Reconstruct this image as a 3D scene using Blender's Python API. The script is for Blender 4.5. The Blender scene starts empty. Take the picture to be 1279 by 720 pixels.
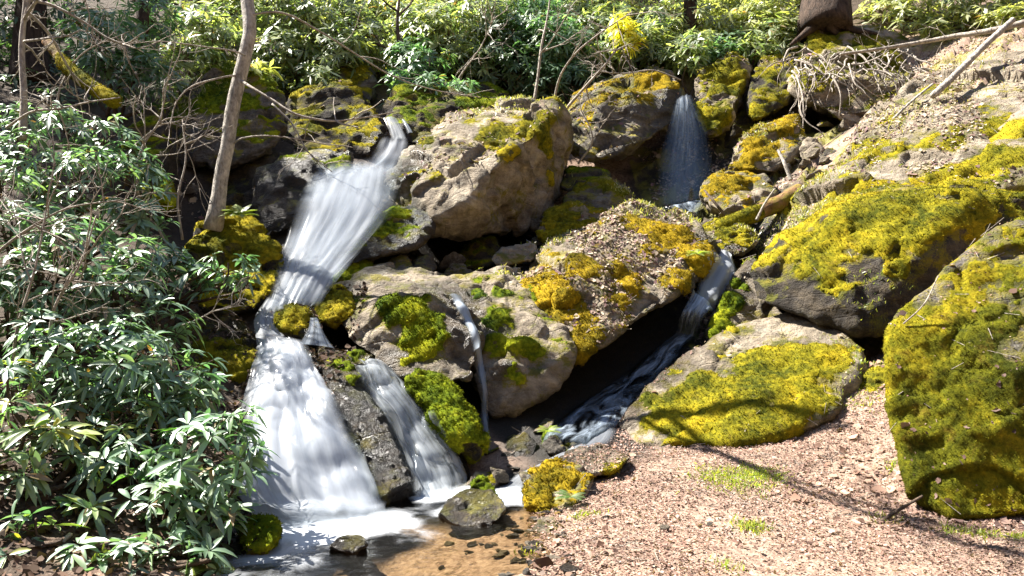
import bpy, bmesh, math, random
import numpy as np
from mathutils import Vector
from mathutils.bvhtree import BVHTree

random.seed(5)
R = np.random.default_rng(11)
scene = bpy.context.scene
col = scene.collection
CAMZ = 1.6
CAM = np.array([0.0, 0.0, CAMZ])
F = 1000.0

def P(px, py, d):
    return np.array([(px - 639.5) * d / F, d, CAMZ - (py - 360.0) * d / F])

def PS(l):
    return np.array([P(*p) for p in l])

# ------------------------------------------------------------------ noise
def _h(i, j, k, s):
    n = (i * 374761393 + j * 668265263 + k * 2147483647 + s * 974634599) & 0xFFFFFFFF
    n = ((n ^ (n >> 13)) * 1274126177) & 0xFFFFFFFF
    n = ((n ^ (n >> 16)) * 2246822519) & 0xFFFFFFFF
    return ((n ^ (n >> 15)) & 0xFFFFFF) / float(0xFFFFFF)

def vnoise(p, s=0):
    f = np.floor(p); t = p - f; f = f.astype(np.int64)
    t = t * t * t * (t * (t * 6 - 15) + 10)
    i, j, k = f[:, 0], f[:, 1], f[:, 2]
    r = 0
    for a in (0, 1):
        for b in (0, 1):
            for c in (0, 1):
                w = (t[:, 0] if a else 1 - t[:, 0]) * (t[:, 1] if b else 1 - t[:, 1]) * (t[:, 2] if c else 1 - t[:, 2])
                r = r + w * _h(i + a, j + b, k + c, s)
    return r * 2 - 1

def fbm(p, f, o=4, s=0, g=0.5, ridged=False):
    r = 0; a = 1; tot = 0
    q = p * f
    for n in range(o):
        v = vnoise(q + 17.3 * n, s + n)
        if ridged: v = 1 - 2 * np.abs(v)
        r = r + a * v; tot += a; a *= g; q = q * 2.03
    return r / tot

def sstep(a, b, x):
    t = np.clip((x - a) / (b - a), 0, 1)
    return t * t * (3 - 2 * t)

def nrm(v):
    return v / np.maximum(np.linalg.norm(v, axis=-1, keepdims=True), 1e-9)

# ------------------------------------------------------------------ mesh helpers
def mk(name, V, Fc, mat, parent=None, origin=None, smooth=True, attrs=None, cols=None, uv=None):
    """V (n,3) world coordinates, Fc (m,3|4) int. origin: world location of the object."""
    me = bpy.data.meshes.new(name)
    V = np.asarray(V, dtype=np.float64); Fc = np.asarray(Fc, dtype=np.int32)
    if origin is None: origin = np.zeros(3)
    m, k = Fc.shape
    me.vertices.add(len(V)); me.vertices.foreach_set('co', (V - origin).astype(np.float32).ravel())
    me.loops.add(m * k); me.loops.foreach_set('vertex_index', Fc.ravel())
    me.polygons.add(m)
    me.polygons.foreach_set('loop_start', np.arange(0, m * k, k, dtype=np.int32))
    me.polygons.foreach_set('loop_total', np.full(m, k, dtype=np.int32))
    me.polygons.foreach_set('use_smooth', np.full(m, smooth, dtype=bool))
    me.update(calc_edges=True); me.validate()
    for n, a in (attrs or {}).items():
        at = me.attributes.new(n, 'FLOAT', 'POINT'); at.data.foreach_set('value', np.asarray(a, dtype=np.float32))
    for n, a in (cols or {}).items():
        at = me.attributes.new(n, 'FLOAT_COLOR', 'POINT')
        a = np.asarray(a, dtype=np.float32); a4 = np.ones((len(a), 4), np.float32); a4[:, :3] = a
        at.data.foreach_set('color', a4.ravel())
    if uv is not None:
        ul = me.uv_layers.new(name='UVMap'); ul.data.foreach_set('uv', np.asarray(uv, dtype=np.float32)[Fc.ravel()].ravel())
    me.materials.append(mat)
    o = bpy.data.objects.new(name, me); col.objects.link(o)
    if parent is not None:
        o.parent = parent
    else:
        o.location = origin
    return o

def tag(o, label=None, cat=None, group=None, kind=None):
    if label: o['label'] = label
    if cat: o['category'] = cat
    if group: o['group'] = group
    if kind: o['kind'] = kind
    return o

def empty(name, loc):
    o = bpy.data.objects.new(name, None); o.location = loc; o.empty_display_size = 0.2
    col.objects.link(o); return o

def vnormals(V, Fc):
    n = np.zeros_like(V)
    a, b, c = V[Fc[:, 0]], V[Fc[:, 1]], V[Fc[:, 2]]
    if Fc.shape[1] == 4:
        fn = np.cross(c - a, V[Fc[:, 3]] - b)
    else:
        fn = np.cross(b - a, c - a)
    for k in range(Fc.shape[1]): np.add.at(n, Fc[:, k], fn)
    return nrm(n)

def lap(V, Fc, it, lam=0.5):
    k = Fc.shape[1]
    e = np.concatenate([np.stack([Fc[:, i], Fc[:, (i + 1) % k]], 1) for i in range(k)])
    e = np.concatenate([e, e[:, ::-1]])
    cnt = np.bincount(e[:, 0], minlength=len(V)).astype(float)[:, None]
    for _ in range(it):
        s = np.zeros_like(V); np.add.at(s, e[:, 0], V[e[:, 1]])
        V = V + lam * (s / np.maximum(cnt, 1) - V)
    return V

class Geo:
    def __init__(s): s.V = []; s.F = []; s.n = 0; s.C = []
    def add(s, V, Fc, C=None):
        s.V.append(V); s.F.append(np.asarray(Fc) + s.n); s.n += len(V)
        if C is not None: s.C.append(C)
    def get(s): return np.concatenate(s.V), np.concatenate(s.F)

def resample(pts, n):
    pts = np.asarray(pts, float)
    m = len(pts)
    d = np.r_[0, np.cumsum(np.linalg.norm(np.diff(pts, axis=0), axis=1))]
    t = np.linspace(0, d[-1], n)
    # Catmull-like: cubic hermite with finite difference tangents
    tan = np.gradient(pts, d, axis=0) if m > 2 else np.repeat([(pts[1] - pts[0]) / d[-1]], 2, 0)
    i = np.clip(np.searchsorted(d, t, side='right') - 1, 0, m - 2)
    h = (d[i + 1] - d[i])[:, None]; u = ((t - d[i])[:, None]) / h
    return ((2*u**3 - 3*u**2 + 1) * pts[i] + (u**3 - 2*u**2 + u) * h * tan[i]
            + (-2*u**3 + 3*u**2) * pts[i + 1] + (u**3 - u**2) * h * tan[i + 1])

def tube(pts, r0, r1, seg=6, n=None, rough=0.0, seed=0, pw=1.0):
    n = n or max(3, len(pts) * 3)
    c = resample(pts, n)
    t = nrm(np.gradient(c, axis=0))
    ref = np.array([0.13, 0.21, 0.97]) if abs(t[0][2]) < 0.9 else np.array([1.0, 0.1, 0.1])
    a = nrm(np.cross(t, ref)); b = np.cross(t, a)
    rr = r0 + (r1 - r0) * np.linspace(0, 1, n) ** pw
    ph = np.linspace(0, 2 * math.pi, seg, endpoint=False)
    V = c[:, None, :] + rr[:, None, None] * (np.cos(ph)[None, :, None] * a[:, None, :] + np.sin(ph)[None, :, None] * b[:, None, :])
    V = V.reshape(-1, 3)
    if rough:
        cc = np.repeat(c, seg, 0)
        V = cc + (V - cc) * (1 + rough * fbm(V, 0.6 / max(r0, .01), 3, seed))[:, None]
    i = np.arange(n - 1)[:, None] * seg; j = np.arange(seg)[None, :]; j2 = (j + 1) % seg
    Fc = np.stack([i + j, i + j2, i + seg + j2, i + seg + j], -1).reshape(-1, 4)
    # caps
    V = np.concatenate([V, c[:1], c[-1:] + t[-1:] * rr[-1]])
    s0, s1 = len(V) - 2, len(V) - 1
    jj = np.arange(seg)
    cap0 = np.stack([jj, np.full(seg, s0), np.full(seg, s0), (jj + 1) % seg], -1)
    base = (n - 1) * seg
    cap1 = np.stack([base + jj, base + (jj + 1) % seg, np.full(seg, s1), np.full(seg, s1)], -1)
    # keep quads valid by using tiny fans: duplicate centre vertices
    V = np.concatenate([V, V[s0:s0 + 1], V[s1:s1 + 1]])
    cap0[:, 2] = s0 + 2; cap1[:, 3] = s1 + 2
    return V, np.concatenate([Fc, cap0, cap1])

def segs(A, B, ra, rb):
    """many 3-sided twigs at once"""
    A = np.asarray(A); B = np.asarray(B); n = len(A)
    t = nrm(B - A); ref = np.where(np.abs(t[:, 2:3]) < .9, [[0, 0, 1.]], [[1., 0, 0]])
    a = nrm(np.cross(t, ref)); b = np.cross(t, a)
    ra = np.broadcast_to(ra, (n,))[:, None]; rb = np.broadcast_to(rb, (n,))[:, None]
    V = []
    for (c, r) in ((A, ra), (B, rb)):
        for ph in (0, 2.094, 4.189):
            V.append(c + r * (math.cos(ph) * a + math.sin(ph) * b))
    V = np.stack(V, 1).reshape(-1, 3)
    o = np.arange(n)[:, None, None] * 6
    Fc = (o + np.array([[0, 1, 4, 3], [1, 2, 5, 4], [2, 0, 3, 5]])[None]).reshape(-1, 4)
    return V, Fc

# ------------------------------------------------------------------ materials
def newmat(name):
    m = bpy.data.materials.new(name); m.use_nodes = True
    nt = m.node_tree; nt.nodes.clear()
    return m, nt

def N(nt, typ, *links, out=0, **props):
    n = nt.nodes.new(typ)
    ins = {}
    for k, v in props.items():
        if hasattr(n, k) and k not in n.inputs: setattr(n, k, v)
        else: ins[k] = v
    for k, v in ins.items():
        key = int(k[1:]) if (k[0] == '_' and k[1:].isdigit()) else k.replace('_', ' ')
        s = n.inputs[key]
        if isinstance(v, bpy.types.NodeSocket): nt.links.new(v, s)
        elif isinstance(v, bpy.types.Node): nt.links.new(v.outputs[0], s)
        else: s.default_value = v
    return n

def ramp(nt, fac, stops, interp='LINEAR'):
    n = nt.nodes.new('ShaderNodeValToRGB'); cr = n.color_ramp; cr.interpolation = interp
    while len(cr.elements) < len(stops): cr.elements.new(0.5)
    for e, (p, c) in zip(cr.elements, stops):
        e.position = p; e.color = (c if isinstance(c, tuple) else (c, c, c)) + (1,)
    nt.links.new(fac if isinstance(fac, bpy.types.NodeSocket) else fac.outputs[0], n.inputs[0])
    return n.outputs[0]

def mixc(nt, fac, a, b, blend='MIX'):
    n = nt.nodes.new('ShaderNodeMix'); n.data_type = 'RGBA'; n.blend_type = blend
    for s, v in ((n.inputs[0], fac), (n.inputs[6], a), (n.inputs[7], b)):
        if isinstance(v, bpy.types.NodeSocket): nt.links.new(v, s)
        elif isinstance(v, (int, float)): s.default_value = v
        else: s.default_value = tuple(v) + (1,)
    return n.outputs[2]

def M(nt, op, a, b=None, clamp=False):
    n = nt.nodes.new('ShaderNodeMath'); n.operation = op; n.use_clamp = clamp
    for s, v in ((n.inputs[0], a), (n.inputs[1], b)):
        if v is None: continue
        if isinstance(v, bpy.types.NodeSocket): nt.links.new(v, s)
        else: s.default_value = v
    return n.outputs[0]

def noise(nt, vec, sc, det=6, rough=.6, dist=0):
    n = N(nt, 'ShaderNodeTexNoise', Vector=vec, Scale=sc, Detail=det, Roughness=rough, Distortion=dist)
    return n.outputs[0]

def attr(nt, name, o='Fac'):
    n = nt.nodes.new('ShaderNodeAttribute'); n.attribute_name = name
    return n.outputs[o]

def finish(nt, shader):
    o = nt.nodes.new('ShaderNodeOutputMaterial'); nt.links.new(shader, o.inputs[0])

def rock_mat(name, dark, mid, light, rough=0.85, spec=0.3, bump=1.0, lichen=0.35, wetstain=0.5):
    m, nt = newmat(name)
    tc = nt.nodes.new('ShaderNodeTexCoord').outputs['Object']
    mp = N(nt, 'ShaderNodeMapping', Vector=tc, Scale=(1, 1, 2.6), Rotation=(.35, .25, 0)).outputs[0]
    n1 = noise(nt, mp, 1.6, 9, .66, .4); n2 = noise(nt, tc, 8, 8, .68); n3 = noise(nt, tc, 55, 4, .7)
    f = M(nt, 'ADD', M(nt, 'MULTIPLY', n1, .6), M(nt, 'ADD', M(nt, 'MULTIPLY', n2, .3), M(nt, 'MULTIPLY', n3, .16)))
    c = ramp(nt, f, [(.36, dark), (.5, mid), (.64, light)])
    # pale lichen blotches and dark weather stains
    l = ramp(nt, noise(nt, tc, 5.5, 7, .72, .6), [(.56, 0.), (.66, 1.)])
    c = mixc(nt, M(nt, 'MULTIPLY', l, lichen), c, (.36, .36, .29))
    s = ramp(nt, noise(nt, tc, 2.3, 8, .7, .8), [(.5, 0.), (.62, 1.)])
    c = mixc(nt, M(nt, 'MULTIPLY', s, wetstain), c, tuple(v * .55 for v in dark))
    # thin moss crust round the moss cushions
    a = attr(nt, 'moss')
    cr = M(nt, 'MULTIPLY', ramp(nt, M(nt, 'ADD', a, M(nt, 'ADD', M(nt, 'MULTIPLY', M(nt, 'SUBTRACT', n2, .5), .9), M(nt, 'MULTIPLY', M(nt, 'SUBTRACT', n3, .5), 1.1))), [(.2, 0.), (.5, 1.)]), .95)
    c = mixc(nt, cr, c, mixc(nt, ramp(nt, n1, [(.42, 0.), (.58, 1.)]), (.09, .09, .014), (.22, .18, .02)))
    c = mixc(nt, M(nt, 'MULTIPLY', attr(nt, 'wet'), .8), c, mixc(nt, 1.0, c, (.22, .2, .18), 'MULTIPLY'))
    cracks = N(nt, 'ShaderNodeTexVoronoi', Vector=N(nt, 'ShaderNodeMapping', Vector=mp, Scale=(1, 1, 1)).outputs[0], Scale=1.9, feature='DISTANCE_TO_EDGE').outputs[0]
    hgt = M(nt, 'ADD', M(nt, 'MULTIPLY', n2, 1.0), M(nt, 'MULTIPLY', n3, .25))
    hgt = M(nt, 'ADD', hgt, M(nt, 'MULTIPLY', ramp(nt, cracks, [(0., 0.), (.03, 1.)]), .12))
    b = N(nt, 'ShaderNodeBump', Height=hgt, Strength=1.0 * bump, Distance=.09)
    p = N(nt, 'ShaderNodeBsdfPrincipled', Base_Color=c, Roughness=M(nt, 'SUBTRACT', rough, M(nt, 'MULTIPLY', attr(nt, 'wet'), max(rough - .3, 0))), Normal=b.outputs[0])
    p.inputs['Specular IOR Level'].default_value = spec
    finish(nt, p.outputs[0]); return m

ROCK = rock_mat('rock_tan', (.06, .048, .035), (.22, .178, .128), (.47, .395, .295), wetstain=.4)
ROCKG = rock_mat('rock_grey', (.03, .026, .022), (.10, .086, .07), (.25, .22, .18), lichen=.3)
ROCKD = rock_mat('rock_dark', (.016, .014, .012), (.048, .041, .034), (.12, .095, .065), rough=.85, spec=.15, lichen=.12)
ROCKW = rock_mat('rock_wet', (.014, .012, .010), (.040, .031, .022), (.10, .075, .05), rough=.42, spec=.35, lichen=.0, wetstain=.7)

def moss_mat(name, a, b, c, brown=(.09, .06, .015)):
    m, nt = newmat(name)
    tc = nt.nodes.new('ShaderNodeTexCoord').outputs['Object']
    n1 = noise(nt, tc, 3.2, 7, .68, .7); n2 = noise(nt, tc, 22, 5, .7); n3 = noise(nt, tc, 140, 3, .7)
    f = M(nt, 'ADD', M(nt, 'MULTIPLY', n1, .66), M(nt, 'MULTIPLY', n2, .34))
    n0 = noise(nt, tc, .9, 4, .55, .3)
    f = M(nt, 'ADD', M(nt, 'MULTIPLY', f, .6), M(nt, 'MULTIPLY', n0, .4))
    cc = ramp(nt, f, [(.42, a), (.5, b), (.585, c)])
    br = ramp(nt, noise(nt, tc, 6.5, 6, .75, .7), [(.54, 0.), (.68, 1.)])
    cc = mixc(nt, M(nt, 'MULTIPLY', br, .6), cc, brown)
    v = ramp(nt, M(nt, 'ADD', M(nt, 'MULTIPLY', n2, .5), M(nt, 'MULTIPLY', n3, .5)), [(.3, .55), (.7, 1.35)])
    cc = mixc(nt, 1.0, cc, v, 'MULTIPLY')
    b_ = N(nt, 'ShaderNodeBump', Height=M(nt, 'ADD', n2, M(nt, 'MULTIPLY', n3, .6)), Strength=.9, Distance=.025)
    p = N(nt, 'ShaderNodeBsdfPrincipled', Base_Color=cc, Roughness=.95, Normal=b_.outputs[0])
    p.inputs['Specular IOR Level'].default_value = .08
    t = N(nt, 'ShaderNodeBsdfTranslucent', Color=cc)
    finish(nt, N(nt, 'ShaderNodeMixShader', Fac=.12, _1=p.outputs[0], _2=t.outputs[0]).outputs[0]); return m

MOSSY = moss_mat('moss_yellow', (.07, .08, .008), (.25, .22, .012), (.45, .34, .016))
MOSSO = moss_mat('moss_ochre', (.11, .095, .008), (.32, .225, .012), (.48, .32, .016))
MOSSG = moss_mat('moss_green', (.03, .06, .005), (.155, .20, .008), (.38, .38, .014), brown=(.05, .06, .01))
MOSSL = moss_mat('moss_olive', (.055, .065, .007), (.155, .155, .010), (.34, .275, .014), brown=(.16, .10, .015))

def leaf_mat(name, rough=.33, trans=.25, spec=.5):
    m, nt = newmat(name)
    c = attr(nt, 'tint', 'Color')
    geo = nt.nodes.new('ShaderNodeNewGeometry')
    c2 = mixc(nt, M(nt, 'MULTIPLY', geo.outputs['Backfacing'], .5), c, (.13, .15, .08))
    p = N(nt, 'ShaderNodeBsdfPrincipled', Base_Color=c2, Roughness=rough)
    p.inputs['Specular IOR Level'].default_value = spec
    t = N(nt, 'ShaderNodeBsdfTranslucent', Color=mixc(nt, 1.0, c, (2.0, 2.1, .9), 'MULTIPLY'))
    finish(nt, N(nt, 'ShaderNodeMixShader', Fac=trans, _1=p.outputs[0], _2=t.outputs[0]).outputs[0]); return m

LEAF = leaf_mat('rhododendron_leaf', .43, .2, .95)
LEAFB = leaf_mat('laurel_leaf', .45, .36, .8)
LITTER = leaf_mat('dead_leaf', .8, .12, .15)

def bark_mat(name, dark, light, sc=14, stretch=.25, moss=0.0):
    m, nt = newmat(name)
    tc = nt.nodes.new('ShaderNodeTexCoord').outputs['Object']
    mp = N(nt, 'ShaderNodeMapping', Vector=tc, Scale=(1, 1, stretch)).outputs[0]
    n = noise(nt, mp, sc, 7, .7, .3); n2 = noise(nt, tc, 3.1, 5, .6)
    c = ramp(nt, M(nt, 'ADD', M(nt, 'MULTIPLY', n, .7), M(nt, 'MULTIPLY', n2, .3)), [(.36, dark), (.62, light)])
    if moss:
        c = mixc(nt, M(nt, 'MULTIPLY', ramp(nt, noise(nt, tc, 4, 5, .7), [(.45, 0.), (.6, 1.)]), moss), c, (.2, .17, .012))
    b = N(nt, 'ShaderNodeBump', Height=n, Strength=.9, Distance=.06)
    p = N(nt, 'ShaderNodeBsdfPrincipled', Base_Color=c, Roughness=.85, Normal=b.outputs[0])
    p.inputs['Specular IOR Level'].default_value = .2
    finish(nt, p.outputs[0]); return m

BARKP = bark_mat('bark_pale', (.17, .15, .125), (.68, .62, .54), 26, .45)
BARKD = bark_mat('bark_dark', (.012, .009, .007), (.10, .065, .045), 16, .2)
TWIG = bark_mat('twig_grey', (.19, .16, .13), (.56, .49, .41), 20, .5)
STEM = bark_mat('stem_brown', (.05, .035, .025), (.17, .12, .085), 20, .5)
LOGM = bark_mat('log_mossy', (.10, .05, .02), (.30, .17, .08), 12, 1, .9)

def ground_mat():
    m, nt = newmat('forest_floor')
    tc = nt.nodes.new('ShaderNodeTexCoord').outputs['Object']
    w = N(nt, 'ShaderNodeMapping', Vector=tc).outputs[0]
    v = N(nt, 'ShaderNodeTexVoronoi', Vector=w, Scale=26.0, Randomness=1.0)
    v2 = N(nt, 'ShaderNodeTexVoronoi', Vector=w, Scale=55.0, Randomness=1.0)
    r1 = N(nt, 'ShaderNodeSeparateColor', Color=v.outputs['Color']).outputs[0]
    r2 = N(nt, 'ShaderNodeSeparateColor', Color=v2.outputs['Color']).outputs[1]
    n1 = noise(nt, tc, 1.1, 7, .65); n2 = noise(nt, tc, 9, 6, .7); n3 = noise(nt, tc, 70, 4, .7)
    f = M(nt, 'ADD', M(nt, 'MULTIPLY', r1, .35), M(nt, 'ADD', M(nt, 'MULTIPLY', r2, .3), M(nt, 'MULTIPLY', n2, .35)))
    c = ramp(nt, f, [(.2, (.09, .055, .038)), (.45, (.25, .165, .12)), (.75, (.40, .29, .22))])
    c = mixc(nt, ramp(nt, n1, [(.4, 0.), (.62, .5)]), c, (.29, .205, .15))
    c = mixc(nt, attr(nt, 'wet'), c, mixc(nt, n2, (.005, .004, .003), (.022, .017, .011)))  # near black soil: real damp, plus shade painted into the recesses
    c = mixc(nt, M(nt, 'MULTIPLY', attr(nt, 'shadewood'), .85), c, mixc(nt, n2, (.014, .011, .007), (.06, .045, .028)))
    cr = ramp(nt, M(nt, 'ADD', attr(nt, 'moss'), M(nt, 'MULTIPLY', M(nt, 'SUBTRACT', n2, .5), .8)), [(.2, 0.), (.5, .8)])
    c = mixc(nt, cr, c, (.20, .18, .03))
    h = M(nt, 'ADD', M(nt, 'MULTIPLY', r1, .5), M(nt, 'ADD', n2, M(nt, 'MULTIPLY', n3, .5)))
    b = N(nt, 'ShaderNodeBump', Height=h, Strength=.8, Distance=.03)
    p = N(nt, 'ShaderNodeBsdfPrincipled', Base_Color=c, Normal=b.outputs[0],
          Roughness=M(nt, 'SUBTRACT', .9, M(nt, 'MULTIPLY', attr(nt, 'wet'), .5)))
    p.inputs['Specular IOR Level'].default_value = .25
    finish(nt, p.outputs[0]); return m
GROUND = ground_mat()

def fall_mat(name, lo, hi, usc=60, vsc=.9, tint=(.86, .9, .95), fine=.5):
    """long-exposure white water: threads of opaque white over clear gaps, stretched along the flow"""
    m, nt = newmat(name)
    uv = nt.nodes.new('ShaderNodeTexCoord').outputs['UV']
    m1 = N(nt, 'ShaderNodeMapping', Vector=uv, Scale=(usc, vsc, 1)).outputs[0]
    m2 = N(nt, 'ShaderNodeMapping', Vector=uv, Scale=(usc * .25, vsc * .7, 1)).outputs[0]
    a = noise(nt, m1, 1, 5, .6, .15); b = noise(nt, m2, 1, 4, .55, .3)
    f = M(nt, 'ADD', M(nt, 'MULTIPLY', a, fine), M(nt, 'MULTIPLY', b, 1 - fine))
    f = M(nt, 'ADD', f, attr(nt, 'foam'))
    al = ramp(nt, f, [(lo, 0.), (hi, 1.)], 'EASE')
    al = M(nt, 'MULTIPLY', al, attr(nt, 'edge'), True)
    bmp = N(nt, 'ShaderNodeBump', Height=f, Strength=.15, Distance=.04)
    d = N(nt, 'ShaderNodeBsdfPrincipled', Base_Color=tint + (1,), Roughness=.55, Normal=bmp.outputs[0])
    t = N(nt, 'ShaderNodeBsdfTranslucent', Color=tint + (1,))
    w = N(nt, 'ShaderNodeMixShader', Fac=.5, _1=d.outputs[0], _2=t.outputs[0]).outputs[0]
    g = N(nt, 'ShaderNodeBsdfGlossy', Roughness=.15, Normal=bmp.outputs[0])
    tr = N(nt, 'ShaderNodeBsdfTransparent', Color=(.93, .95, .96, 1))
    clear = N(nt, 'ShaderNodeMixShader', Fac=M(nt, 'MULTIPLY', attr(nt, 'edge'), .07), _1=tr.outputs[0], _2=g.outputs[0]).outputs[0]
    finish(nt, N(nt, 'ShaderNodeMixShader', Fac=al, _1=clear, _2=w).outputs[0]); return m

FALLW = fall_mat('water_white', .18, .88, 13, .26, tint=(.60, .64, .70), fine=.35)
FALLM = fall_mat('water_threads', .34, .86, 24, .3, tint=(.54, .58, .62), fine=.6)
FALLT = fall_mat('water_thin', .40, .80, 26, .2, tint=(.46, .53, .62), fine=.55)

def pool_mat():
    m, nt = newmat('pool_water')
    tc = nt.nodes.new('ShaderNodeTexCoord').outputs['Object']
    n = noise(nt, N(nt, 'ShaderNodeMapping', Vector=tc, Scale=(1, 2.2, 1)).outputs[0], 7, 4, .55, .6)
    b = N(nt, 'ShaderNodeBump', Height=n, Strength=.25, Distance=.04)
    tr = N(nt, 'ShaderNodeBsdfTransparent', Color=(.76, .72, .60, 1))
    g = N(nt, 'ShaderNodeBsdfGlossy', Roughness=.06, Normal=b.outputs[0])
    fr = N(nt, 'ShaderNodeFresnel', IOR=1.33, Normal=b.outputs[0]).outputs[0]
    w = N(nt, 'ShaderNodeMixShader', Fac=fr, _1=tr.outputs[0], _2=g.outputs[0]).outputs[0]
    d = N(nt, 'ShaderNodeBsdfPrincipled', Base_Color=(.48, .50, .53, 1), Roughness=.5)
    n2 = noise(nt, tc, 2.6, 5, .6, .8)
    al = M(nt, 'ADD', attr(nt, 'foam'), M(nt, 'MULTIPLY', M(nt, 'SUBTRACT', n2, .5), 1.1))
    al = ramp(nt, al, [(.25, 0.), (.85, 1.)], 'EASE')
    finish(nt, N(nt, 'ShaderNodeMixShader', Fac=al, _1=w, _2=d.outputs[0]).outputs[0]); return m
POOL = pool_mat()

def stream_mat():
    m, nt = newmat('stream_water')
    uv = nt.nodes.new('ShaderNodeTexCoord').outputs['UV']
    m1 = N(nt, 'ShaderNodeMapping', Vector=uv, Scale=(9, 2.2, 1)).outputs[0]
    a = noise(nt, m1, 1, 5, .6, 1.0)
    f = M(nt, 'ADD', a, attr(nt, 'foam'))
    al = M(nt, 'MULTIPLY', ramp(nt, f, [(.46, 0.), (.98, 1.)], 'EASE'), attr(nt, 'edge'), True)
    bmp = N(nt, 'ShaderNodeBump', Height=a, Strength=.6, Distance=.06)
    d = N(nt, 'ShaderNodeBsdfPrincipled', Base_Color=(.40, .48, .58, 1), Roughness=.5, Normal=bmp.outputs[0])
    g = N(nt, 'ShaderNodeBsdfGlossy', Roughness=.1, Normal=bmp.outputs[0])
    tr = N(nt, 'ShaderNodeBsdfTransparent', Color=(.55, .62, .66, 1))
    fr = N(nt, 'ShaderNodeFresnel', IOR=1.33, Normal=bmp.outputs[0]).outputs[0]
    cl = N(nt, 'ShaderNodeMixShader', Fac=fr, _1=tr.outputs[0], _2=g.outputs[0]).outputs[0]
    finish(nt, N(nt, 'ShaderNodeMixShader', Fac=al, _1=cl, _2=d.outputs[0]).outputs[0]); return m
STREAM = stream_mat()

# ------------------------------------------------------------------ collected solids (for draping water, leaves)
SOL = Geo(); SOLID = []
def solid(V, Fc, i):
    T = tri_of(Fc); SOL.add(V, T); SOLID.append(np.full(len(T), i))
def tri_of(Fc):
    return np.concatenate([Fc[:, [0, 1, 2]], Fc[:, [0, 2, 3]]]) if Fc.shape[1] == 4 else Fc

# ------------------------------------------------------------------ moss
def proj(V):
    d = np.maximum(V[:, 1], .1)
    return 639.5 + V[:, 0] / d * F, 360 - (V[:, 2] - CAMZ) / d * F

def blob_weight(V, blobs):
    """moss patches: each anchored to the nearest surface point seen at that place, then a ball in 3-D"""
    w = np.zeros(len(V))
    px, py = proj(V)
    for (bx, by, r, a) in blobs:
        q = np.hypot(px - bx, py - by); r = r * 1.25
        near = q < max(8, r * .4)
        if not near.any(): near = q < q.min() + 6
        idx = np.where(near)[0]; i = idx[np.argmin(V[idx, 1])]
        c = P(bx, by, V[i, 1]); rr = r * V[i, 1] / F
        dist = np.linalg.norm(V - c, axis=1) / rr
        dist = dist + .35 * fbm(V, 1.6 / max(rr, .1), 3, int(bx))
        w = w + a * (1 - sstep(.55, 1.15, dist))
    return w

def moss_layer(name, V, Fc, Nn, w, mat, parent, origin, thick=.025, fuzz=2600, flen=.02, seed=0, minf=24, single=False):
    """a cushion of moss as its own mesh: lifted off the rock, lumpy, with short shoots standing on it"""
    rr = np.random.default_rng(seed)
    fm = w[Fc].mean(1) > .02
    if fm.sum() < 12: return None
    Fs = Fc[fm]
    ids, inv = np.unique(Fs.ravel(), return_inverse=True)
    Fs = inv.reshape(Fs.shape); v = V[ids]; n = Nn[ids]; ww = w[ids]
    lump = .55 + .3 * fbm(v, 7, 3, seed + 1) + .5 * fbm(v, 34, 3, seed + 2)
    t = thick * sstep(0, .55, ww) * (.5 + lump) - .008 * (1 - sstep(0, .12, ww))
    v2 = v + n * t[:, None]
    n2 = vnormals(v2, Fs)
    T = tri_of(Fs)
    a, b, c = v2[T[:, 0]], v2[T[:, 1]], v2[T[:, 2]]
    ar = .5 * np.linalg.norm(np.cross(b - a, c - a), axis=1)
    tn = n2[T[:, 0]]
    face = ((CAM - a) * tn).sum(1) / np.linalg.norm(CAM - a, axis=1)
    ar = ar * (face > -.35)
    # connected patches, each a mesh of its own
    lab = np.arange(len(v2))
    while True:
        m = lab[Fs].min(1); new = lab.copy()
        for c_ in range(4): np.minimum.at(new, Fs[:, c_], m)
        new = new[new]
        if (new == lab).all(): break
        lab = new
    fl = lab[Fs[:, 0]]; kinds, cnt = np.unique(fl, return_counts=True)
    kinds = kinds[cnt >= minf]
    if single: kinds = [None]
    if fuzz * ar.sum() > 42000: fuzz = 42000 / ar.sum()
    res = None
    for kk in kinds:
      fsel = np.ones(len(Fs), bool) if kk is None else fl == kk
      ids2, inv2 = np.unique(Fs[fsel].ravel(), return_inverse=True)
      G = Geo(); G.add(v2[ids2], inv2.reshape(-1, 4))
      ar2 = ar * np.tile(fsel, 2)
      ar2 = ar2 * np.tile(.25 + .75 * sstep(.0, .5, ww[Fs].mean(1)), 2)
      nf = int(fuzz * ar2.sum())
      if nf > 3:
        k = rr.choice(len(T), nf, p=ar2 / ar2.sum())
        u1 = rr.random((nf, 1)); u2 = rr.random((nf, 1)); f = u1 + u2 > 1
        u1 = np.where(f, 1 - u1, u1); u2 = np.where(f, 1 - u2, u2)
        p = a[k] + (b[k] - a[k]) * u1 + (c[k] - a[k]) * u2
        d = nrm(tn[k] + rr.normal(0, .55, (nf, 3)))
        s = nrm(np.cross(d, rr.normal(0, 1, (nf, 3))))
        L = flen * rr.uniform(.5, 1.4, (nf, 1)); W = L * .22
        p = p - d * .003
        q = np.stack([p - s * W, p + s * W, p + d * L + s * W * .25, p + d * L - s * W * .25], 1).reshape(-1, 3)
        G.add(q, np.arange(nf * 4).reshape(-1, 4))
      VV, FF = G.get()
      res = mk(name, VV, FF, mat, parent, origin)
    return res

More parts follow.
